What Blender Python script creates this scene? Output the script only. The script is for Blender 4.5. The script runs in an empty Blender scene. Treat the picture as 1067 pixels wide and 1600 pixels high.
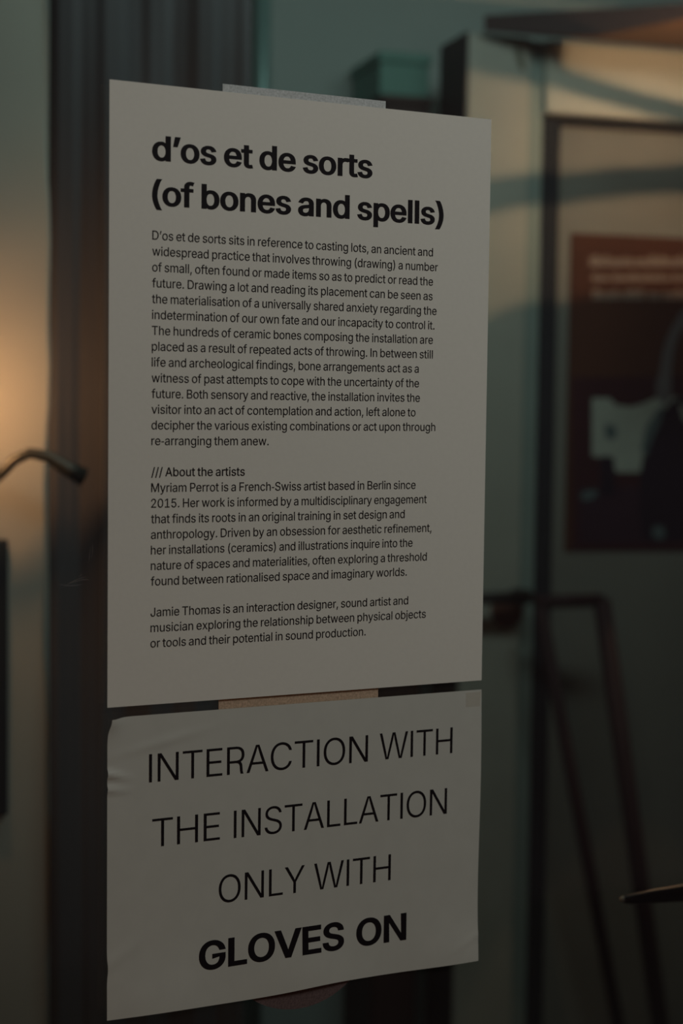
import bpy, math, random
from mathutils import Vector, Matrix

random.seed(4)
sc = bpy.context.scene
COL = sc.collection
Z0 = 1.03                                   # height of the lower sheet's bottom edge above the floor

# ------------------------------------------------------------------ camera
CAM = Vector((-0.36507, -1.06703, 0.42037 + Z0))
RT = Vector((0.89197432, -0.45192364, 0.01211775))
UP = Vector((0.01711305, 0.0605371, 0.99801924))
FW = Vector((0.45176206, 0.89000016, -0.06173133))
FPX = 2596.99
cam = bpy.data.cameras.new('camera')
cam.sensor_fit = 'VERTICAL'; cam.sensor_height = 36.0
cam.lens = FPX / 1600 * 36.0
cam.clip_start = 0.05
cam.dof.use_dof = True
cam.dof.focus_distance = 1.19
cam.dof.aperture_fstop = (cam.lens / 1000) / 0.0135
camo = bpy.data.objects.new('camera', cam); COL.objects.link(camo)
m = Matrix.Identity(4)
for i in range(3):
    m[i][0] = RT[i]; m[i][1] = UP[i]; m[i][2] = -FW[i]; m[i][3] = CAM[i]
camo.matrix_world = m
sc.camera = camo

# ------------------------------------------------------------------ light
sc.view_settings.view_transform = 'Standard'
sc.view_settings.look = 'None'
sc.view_settings.gamma = 1.0
sc.view_settings.exposure = 0.0
sc.view_settings.use_curve_mapping = False
w = bpy.data.worlds.new('world'); sc.world = w; w.use_nodes = True
w.node_tree.nodes['Background'].inputs[0].default_value = (0.0115, 0.0075, 0.0085, 1)
w.node_tree.nodes['Background'].inputs[1].default_value = 1.0


def area(name, loc, target, size, power, col, spread=180):
    l = bpy.data.lights.new(name, 'AREA'); l.shape = 'RECTANGLE'
    l.size, l.size_y = size; l.energy = power; l.color = col; l.spread = math.radians(spread)
    o = bpy.data.objects.new(name, l); COL.objects.link(o)
    o.location = loc
    o.rotation_euler = (Vector(target) - Vector(loc)).to_track_quat('-Z', 'Y').to_euler()
    return o


def point(name, loc, power, col, radius):
    l = bpy.data.lights.new(name, 'POINT'); l.energy = power; l.color = col; l.shadow_soft_size = radius
    o = bpy.data.objects.new(name, l); COL.objects.link(o); o.location = loc
    return o


# the inner door stands in a plane of its own, turned 10 degrees from the glass; local axes: s right, t away, z up
ORG = Vector((1.18239, 1.50560, 0.0))
ANG = math.radians(-10)
US = Vector((math.cos(ANG), math.sin(ANG), 0)); UT = Vector((-math.sin(ANG), math.cos(ANG), 0))


def at(px, py, t=0.0):
    """the point of the plane at depth t of the inner door seen at a pixel of the photograph: local (s, z)"""
    d = FW + RT * ((px - 533.5) / FPX) - UP * ((py - 800) / FPX)
    k = ((ORG + UT * t) - CAM).dot(UT) / d.dot(UT)
    p = CAM + d * k
    return ((p - ORG).dot(US), p.z)


def wld(s, t, z):
    p = ORG + US * s + UT * t
    return Vector((p.x, p.y, z))


area('street_daylight', (0.85, -1.25, 2.75), (0.25, 0, 1.45), (0.9, 0.6), 10.2, (0.93, 1.0, 0.97))
area('warm_fill', (-1.0, -1.3, 0.75), (0.1, 0, 1.2), (0.5, 0.5), 1.1, (1.0, 0.55, 0.28))  # added warm fill for the sheets' lower left, no fitting there
area('room_cool_fill', wld(-0.15, -1.14, 2.34), wld(0.05, 0.1, 1.75), (1.0, 0.2), 3.7, (0.78, 1.0, 0.92))  # added fill for the room's cool ambient light
# the two warm room lamps stand just outside the frame; their fittings are built further down
LS = at(1190, 235, -0.36)[0]; LZ = at(1190, 221, 0)[1]
LAMP = wld(LS, -0.36, LZ)
point('pendant_light', LAMP, 3.5, (1.0, 0.62, 0.34), 0.0035)
GS, GZ = at(-45, 625, -0.88)
GLOW = wld(GS, -0.88, GZ)
point('wall_lamp_light', GLOW, 1.05, (1.0, 0.47, 0.20), 0.012)

# ------------------------------------------------------------------ helpers


def mat(name, col, rough=0.6, metal=0.0, noise=0.0, scale=40, bump=0.0, spec=0.5, stretch=(1, 1, 1), trans=0.0):
    m = bpy.data.materials.new(name); m.use_nodes = True
    nt = m.node_tree; b = nt.nodes['Principled BSDF']
    b.inputs['Roughness'].default_value = rough
    b.inputs['Metallic'].default_value = metal
    b.inputs['Specular IOR Level'].default_value = spec
    tc = nt.nodes.new('ShaderNodeTexCoord'); mp = nt.nodes.new('ShaderNodeMapping')
    mp.inputs['Scale'].default_value = stretch
    nt.links.new(tc.outputs['Object'], mp.inputs[0])
    nz = nt.nodes.new('ShaderNodeTexNoise'); nz.inputs['Scale'].default_value = scale; nz.inputs['Detail'].default_value = 5
    nt.links.new(mp.outputs[0], nz.inputs['Vector'])
    mx = nt.nodes.new('ShaderNodeMix'); mx.data_type = 'RGBA'
    mx.inputs[6].default_value = tuple(c * (1 - noise) for c in col) + (1,)
    mx.inputs[7].default_value = tuple(min(1, c * (1 + noise)) for c in col) + (1,)
    nt.links.new(nz.outputs['Fac'], mx.inputs[0]); nt.links.new(mx.outputs[2], b.inputs['Base Color'])
    if bump:
        bp = nt.nodes.new('ShaderNodeBump'); bp.inputs['Strength'].default_value = bump; bp.inputs['Distance'].default_value = 0.001
        nt.links.new(nz.outputs['Fac'], bp.inputs['Height']); nt.links.new(bp.outputs[0], b.inputs['Normal'])
    return m


def mk(name, verts, faces, material, parent=None, base=None, smooth=False):
    """link one mesh object; verts in world space, re-based on its own base point"""
    V = [Vector(v) for v in verts]
    if parent is not None:
        base = parent.matrix_world.translation if base is None else base
        off = Vector(parent['_b'])
    else:
        if base is None:
            base = Vector((sum(v.x for v in V) / len(V), sum(v.y for v in V) / len(V), min(v.z for v in V)))
        off = Vector(base)
    me = bpy.data.meshes.new(name)
    me.from_pydata([tuple(v - off) for v in V], [], faces)
    if smooth:
        for p in me.polygons: p.use_smooth = True
    me.materials.append(material); me.validate(); me.update()
    o = bpy.data.objects.new(name, me); COL.objects.link(o)
    if parent is not None:
        o.parent = parent
    else:
        o.location = off
    o['_b'] = tuple(off)
    return o


def empty(name, base):
    o = bpy.data.objects.new(name, None); COL.objects.link(o); o.location = base
    o['_b'] = tuple(base); o.empty_display_size = 0.05
    return o


def tag(o, label=None, cat=None, group=None, kind=None):
    if label: o['label'] = label
    if cat: o['category'] = cat
    if group: o['group'] = group
    if kind: o['kind'] = kind
    return o


def boxv(s0, s1, t0, t1, z0, z1, f=wld, bev=0.0):
    """a bevelled box (its vertical and horizontal edges chamfered) in the frame f"""
    if bev <= 0:
        P = [f(s, t, z) for s in (s0, s1) for t in (t0, t1) for z in (z0, z1)]
        return P, [(0, 1, 3, 2), (4, 6, 7, 5), (0, 4, 5, 1), (2, 3, 7, 6), (0, 2, 6, 4), (1, 5, 7, 3)]
    import bmesh
    bm = bmesh.new()
    P = [bm.verts.new((s, t, z)) for s in (s0, s1) for t in (t0, t1) for z in (z0, z1)]
    for q in [(0, 1, 3, 2), (4, 6, 7, 5), (0, 4, 5, 1), (2, 3, 7, 6), (0, 2, 6, 4), (1, 5, 7, 3)]:
        bm.faces.new([P[i] for i in q])
    bmesh.ops.bevel(bm, geom=bm.edges[:], offset=bev, segments=2, affect='EDGES', profile=0.5)
    bm.verts.index_update()
    V = [f(*v.co) for v in bm.verts]; F = [tuple(v.index for v in fc.verts) for fc in bm.faces]
    bm.free()
    return V, F


def box(name, r, m, parent=None, f=wld, bev=0.0):
    V, F = boxv(*r, f=f, bev=bev)
    return mk(name, V, F, m, parent)


def xyz(x, y, z): return Vector((x, y, z))


def tube(path, rad, n=14, closed=False):
    """verts, faces of a round tube through world points; rad a number or a list"""
    P = [Vector(p) for p in path]; N = len(P)
    if not hasattr(rad, '__len__'): rad = [rad] * N
    V, F = [], []
    a0 = None
    for i, p in enumerate(P):
        if closed: d = P[(i + 1) % N] - P[i - 1]
        else: d = P[min(i + 1, N - 1)] - P[max(i - 1, 0)]
        d.normalize()
        if a0 is None:
            a0 = d.orthogonal().normalized()
        a = (a0 - d * a0.dot(d)).normalized(); a0 = a
        b = d.cross(a)
        for k in range(n):
            th = 2 * math.pi * k / n
            V.append(p + (a * math.cos(th) + b * math.sin(th)) * rad[i])
    for i in range(N if closed else N - 1):
        j = (i + 1) % N
        for k in range(n):
            F.append((i * n + k, i * n + (k + 1) % n, j * n + (k + 1) % n, j * n + k))
    if not closed:
        F.append(tuple(range(n))[::-1]); F.append(tuple((N - 1) * n + k for k in range(n)))
    return V, F


def prism(outline, t0, t1, f=wld):
    """outline = (s, z) points; extruded from depth t0 to t1"""
    n = len(outline)
    V = [f(s, t0, z) for s, z in outline] + [f(s, t1, z) for s, z in outline]
    F = [tuple(range(n)), tuple(range(2 * n - 1, n - 1, -1))]
    F += [(i, i + n, (i + 1) % n + n, (i + 1) % n) for i in range(n)]
    return V, F


# ------------------------------------------------------------------ materials
M = {}
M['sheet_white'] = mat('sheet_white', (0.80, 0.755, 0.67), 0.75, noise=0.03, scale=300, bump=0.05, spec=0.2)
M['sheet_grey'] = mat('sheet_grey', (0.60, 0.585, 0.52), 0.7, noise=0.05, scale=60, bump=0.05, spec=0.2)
M['board_edge'] = mat('board_edge', (0.05, 0.03, 0.03), 0.7, noise=0.2)
M['ink'] = mat('ink', (0.012, 0.008, 0.010), 0.6, noise=0.1, spec=0.15)
M['wall_paint'] = mat('wall_paint', (0.42, 0.49, 0.48), 0.85, noise=0.12, scale=3, bump=0.1)
M['dark_wall'] = mat('dark_wall', (0.10, 0.10, 0.105), 0.8, noise=0.2, scale=4)
M['floor'] = mat('floor', (0.10, 0.09, 0.085), 0.45, noise=0.3, scale=8, bump=0.1)
M['ceiling'] = mat('ceiling', (0.45, 0.45, 0.43), 0.9, noise=0.05, scale=5)
M['door_white'] = mat('door_white', (0.50, 0.50, 0.44), 0.55, noise=0.10, scale=9, bump=0.1)
M['dimmed_white'] = mat('dimmed_white', (0.42, 0.415, 0.37), 0.6, noise=0.12, scale=9, bump=0.1)  # darker copy of door_white, weaker lamp light put into the stile's colour
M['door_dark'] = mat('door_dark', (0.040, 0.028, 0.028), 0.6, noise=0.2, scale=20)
M['seal'] = mat('seal', (0.030, 0.032, 0.038), 0.8, noise=0.2, spec=0.2)
M['panel_grey'] = mat('panel_grey', (0.235, 0.225, 0.20), 0.7, noise=0.15, scale=7)
M['curtain'] = mat('curtain', (0.072, 0.074, 0.082), 0.9, noise=0.35, scale=9, bump=0.1, stretch=(1, 1, 0.25))
M['steel_dark'] = mat('steel_dark', (0.05, 0.045, 0.045), 0.28, metal=0.9, noise=0.1)
M['frame_metal'] = mat('frame_metal', (0.10, 0.10, 0.10), 0.45, metal=0.6, noise=0.1)
M['pipe'] = mat('pipe', (0.22, 0.38, 0.37), 0.3, metal=0.2, noise=0.1)
M['wood_dark'] = mat('wood_dark', (0.16, 0.085, 0.05), 0.6, noise=0.3, scale=14, stretch=(0.2, 2, 2), bump=0.1)
M['glint_metal'] = mat('glint_metal', (0.75, 0.75, 0.68), 0.35, metal=0.6, noise=0.05)  # pale colour paints the highlight on the lever's end
M['red_steel'] = mat('red_steel', (0.028, 0.006, 0.008), 0.7, noise=0.2)
M['cabinet'] = mat('cabinet', (0.06, 0.032, 0.028), 0.6, noise=0.2, scale=10)
M['teal_box'] = mat('teal_box', (0.16, 0.33, 0.29), 0.7, noise=0.1, scale=12)
M['brass'] = mat('brass', (0.16, 0.065, 0.045), 0.6, metal=0.2, noise=0.2)
M['poster_red'] = mat('poster_red', (0.095, 0.034, 0.019), 0.65, noise=0.25, scale=5, spec=0.2)
M['poster_pale'] = mat('poster_pale', (0.45, 0.47, 0.42), 0.6, noise=0.1, spec=0.2)
M['poster_text'] = mat('poster_text', (0.33, 0.25, 0.21), 0.6, noise=0.1, spec=0.2)
M['poster_black'] = mat('poster_black', (0.020, 0.012, 0.024), 0.6, noise=0.2, spec=0.2)
M['poster_dusk'] = mat('poster_dusk', (0.055, 0.015, 0.020), 0.65, noise=0.2, spec=0.2)
M['poster_blue'] = mat('poster_blue', (0.12, 0.16, 0.17), 0.6, noise=0.2, spec=0.2)
M['poster_lilac'] = mat('poster_lilac', (0.19, 0.17, 0.18), 0.6, noise=0.2, spec=0.2)
M['poster_plum'] = mat('poster_plum', (0.045, 0.02, 0.035), 0.6, noise=0.2, spec=0.2)
M['post_white'] = mat('post_white', (0.44, 0.45, 0.40), 0.7, noise=0.12, scale=6, bump=0.2)
M['lamp_metal'] = mat('lamp_metal', (0.05, 0.055, 0.048), 0.4, metal=0.5, noise=0.1)
M['blue_black'] = mat('blue_black', (0.012, 0.022, 0.030), 0.5, noise=0.2)
M['crack'] = mat('crack', (0.30, 0.25, 0.23), 0.5, noise=0.1)


def glass_material():
    m = bpy.data.materials.new('window_glass'); m.use_nodes = True; nt = m.node_tree; nt.nodes.clear()
    out = nt.nodes.new('ShaderNodeOutputMaterial'); mx = nt.nodes.new('ShaderNodeMixShader')
    tr = nt.nodes.new('ShaderNodeBsdfTransparent'); tr.inputs[0].default_value = (0.96, 0.975, 0.965, 1)
    gl = nt.nodes.new('ShaderNodeBsdfGlossy'); gl.inputs['Roughness'].default_value = 0.02
    fr = nt.nodes.new('ShaderNodeFresnel'); fr.inputs[0].default_value = 1.45
    nt.links.new(fr.outputs[0], mx.inputs[0]); nt.links.new(tr.outputs[0], mx.inputs[1]); nt.links.new(gl.outputs[0], mx.inputs[2])
    du = nt.nodes.new('ShaderNodeMixShader'); du.inputs[0].default_value = 0.012      # reddish haze put into the glass to lift the blacks behind it
    dd = nt.nodes.new('ShaderNodeBsdfDiffuse'); dd.inputs[0].default_value = (0.8, 0.62, 0.66, 1)
    nt.links.new(mx.outputs[0], du.inputs[1]); nt.links.new(dd.outputs[0], du.inputs[2])
    nt.links.new(du.outputs[0], out.inputs[0])
    return m


def film_material(name, col, alpha, clear=0.8):
    m = bpy.data.materials.new(name); m.use_nodes = True; nt = m.node_tree; nt.nodes.clear()
    out = nt.nodes.new('ShaderNodeOutputMaterial'); mx = nt.nodes.new('ShaderNodeMixShader'); mx.inputs[0].default_value = alpha
    tr = nt.nodes.new('ShaderNodeBsdfTransparent'); tr.inputs[0].default_value = (clear, clear, clear, 1)
    add = nt.nodes.new('ShaderNodeMixShader'); add.inputs[0].default_value = 0.10
    df = nt.nodes.new('ShaderNodeBsdfDiffuse'); tl = nt.nodes.new('ShaderNodeBsdfTranslucent')
    tc = nt.nodes.new('ShaderNodeTexCoord'); nz = nt.nodes.new('ShaderNodeTexNoise'); nz.inputs['Scale'].default_value = 650; nz.inputs['Detail'].default_value = 3
    nt.links.new(tc.outputs['Object'], nz.inputs['Vector'])
    mc = nt.nodes.new('ShaderNodeMix'); mc.data_type = 'RGBA'
    mc.inputs[6].default_value = tuple(c * 0.45 for c in col) + (1,); mc.inputs[7].default_value = tuple(min(1, c * 1.55) for c in col) + (1,)
    nt.links.new(nz.outputs['Fac'], mc.inputs[0])
    nt.links.new(mc.outputs[2], df.inputs[0]); nt.links.new(mc.outputs[2], tl.inputs[0])
    nt.links.new(df.outputs[0], add.inputs[1]); nt.links.new(tl.outputs[0], add.inputs[2])
    nt.links.new(tr.outputs[0], mx.inputs[1]); nt.links.new(add.outputs[0], mx.inputs[2])
    nt.links.new(mx.outputs[0], out.inputs[0])
    return m


M['glass'] = glass_material()
M['film'] = film_material('frosted_film', (0.84, 0.90, 0.82), 0.95)
M['tape_brown'] = film_material('brown_tape', (0.68, 0.47, 0.33), 0.9)
M['shaded_moulding'] = mat('shaded_moulding', (0.26, 0.32, 0.30), 0.6, noise=0.1, scale=9)  # grey-teal colour carries the bevel's shading, turned from the warm lamp
M['film_brown'] = film_material('brown_film', (0.17, 0.115, 0.11), 0.9)
M['tape'] = film_material('clear_tape', (0.62, 0.52, 0.40), 0.20, 1.0)

# ------------------------------------------------------------------ structure: the glass door we look through
st = lambda o: tag(o, kind='structure')
d1 = st(empty('door_1', (0.10, 0, 0)))
GY0, GY1 = 0.0006, 0.0086
pane = box('glass_pane', (-0.36, 0.57, GY0, GY1, 0.12, 2.28), M['glass'], d1, f=xyz)
box('left_stile', (-0.46, -0.36, -0.02, 0.03, 0.0, 2.38), M['frame_metal'], d1, f=xyz, bev=0.004).name = 'door_stile'
box('door_stile', (0.57, 0.67, -0.02, 0.03, 0.0, 2.38), M['frame_metal'], d1, f=xyz, bev=0.004)
box('door_rail', (-0.36, 0.57, -0.02, 0.03, 0.0, 0.12), M['frame_metal'], d1, f=xyz, bev=0.004)
box('door_rail', (-0.36, 0.57, -0.02, 0.03, 2.28, 2.38), M['frame_metal'], d1, f=xyz, bev=0.004)
# inner lever handle: neck, round rose, tapered lever whose tip, with a painted highlight, reaches into the frame
hz = Z0 + 0.0035
V, F = tube([(0.4838, 0.070, hz + 0.0012), (0.4848, 0.070, hz + 0.0012), (0.487, 0.070, hz + 0.001), (0.493, 0.070, hz + 0.0005), (0.52, 0.070, hz), (0.555, 0.070, hz - 0.0012),
             (0.600, 0.070, hz - 0.0025), (0.612, 0.066, hz - 0.0025), (0.616, 0.055, hz - 0.0025), (0.616, 0.030, hz - 0.0025)],
            [0.0006, 0.0018, 0.0030, 0.0042, 0.0062, 0.0078, 0.0085, 0.0085, 0.0085, 0.0085], 20)
hd = mk('door_handle', V, F, M['steel_dark'], d1, smooth=True)
hd['label'] = 'dark metal lever with a painted highlight on its pointed tip'
V, F = tube([(0.4832 + 0.0042 * (1 - math.cos(a)), 0.070, hz + 0.0011) for a in (0.1, 0.5, 0.9, 1.3, 1.6)], [0.0028 * math.sin(a) for a in (0.1, 0.5, 0.9, 1.3, 1.6)], 16)
mk('tip', V, F, M['glint_metal'], hd, smooth=True)['label'] = 'small pale tip, its highlight put into the colour'
V, F = tube([(0.616, 0.0300, hz), (0.616, 0.0375, hz), (0.616, 0.0385, hz)], [0.026, 0.026, 0.023], 24)
mk('rosette', V, F, M['steel_dark'], hd, smooth=False)
# fine scratches on the pane, left of the notices
cuts = []
for x0, z0, x1, z1, bow in [(-0.0410, 0.3150, -0.0370, 0.3085, 0), (-0.0330, 0.3015, -0.0165, 0.3012, -0.0008), (-0.0285, 0.3010, -0.0145, 0.3060, 0.001),
                            (-0.0250, 0.3020, -0.0120, 0.3035, 0.0012), (-0.0110, 0.3180, -0.0105, 0.3290, 0.0005), (-0.0130, 0.3150, -0.0118, 0.3260, 0), (-0.0200, 0.3060, -0.0170, 0.3085, 0)]:
    cuts.append([Vector((x0 + (x1 - x0) * u + bow * math.sin(u * 3.1), GY0 - 0.00002, Z0 + z0 + (z1 - z0) * u + bow * 1.2 * math.sin(u * 3.1))) for u in (0, .25, .5, .75, 1)])
for i, c in enumerate(cuts):
    V, F = tube(c, [0.00002, 0.00006, 0.00008, 0.00006, 0.00002], 5)
    mk('scratch', V, F, M['door_dark'] if i == 0 else M['crack'], d1)

# facade around the glass door, room shell behind it
st(box('wall_front', (-3.2, -0.46, -0.10, 0.10, 0.0, 3.0), M['dark_wall'], f=xyz))
st(box('wall_front', (0.67, 3.2, -0.10, 0.10, 0.0, 3.0), M['dark_wall'], f=xyz))
st(box('wall_front', (-0.46, 0.67, -0.10, 0.10, 2.38, 3.0), M['dark_wall'], f=xyz))
st(box('floor', (-3.2, 3.2, -3.0, 4.2, -0.12, 0.0), M['floor'], f=xyz))
st(box('ceiling', (-3.2, 3.2, 0.10, 4.2, 3.0, 3.1), M['ceiling'], f=xyz))
st(box('wall_back', (-2.6, 1.6, 0.36, 0.46, 0.0, 3.0), M['wall_paint']))
st(box('wall_left', (-2.7, -2.6, -2.2, 0.46, 0.0, 3.0), M['dark_wall']))
st(box('wall_right', (1.6, 1.7, -1.15, 0.46, 0.0, 3.0), M['wall_paint']))
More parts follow.
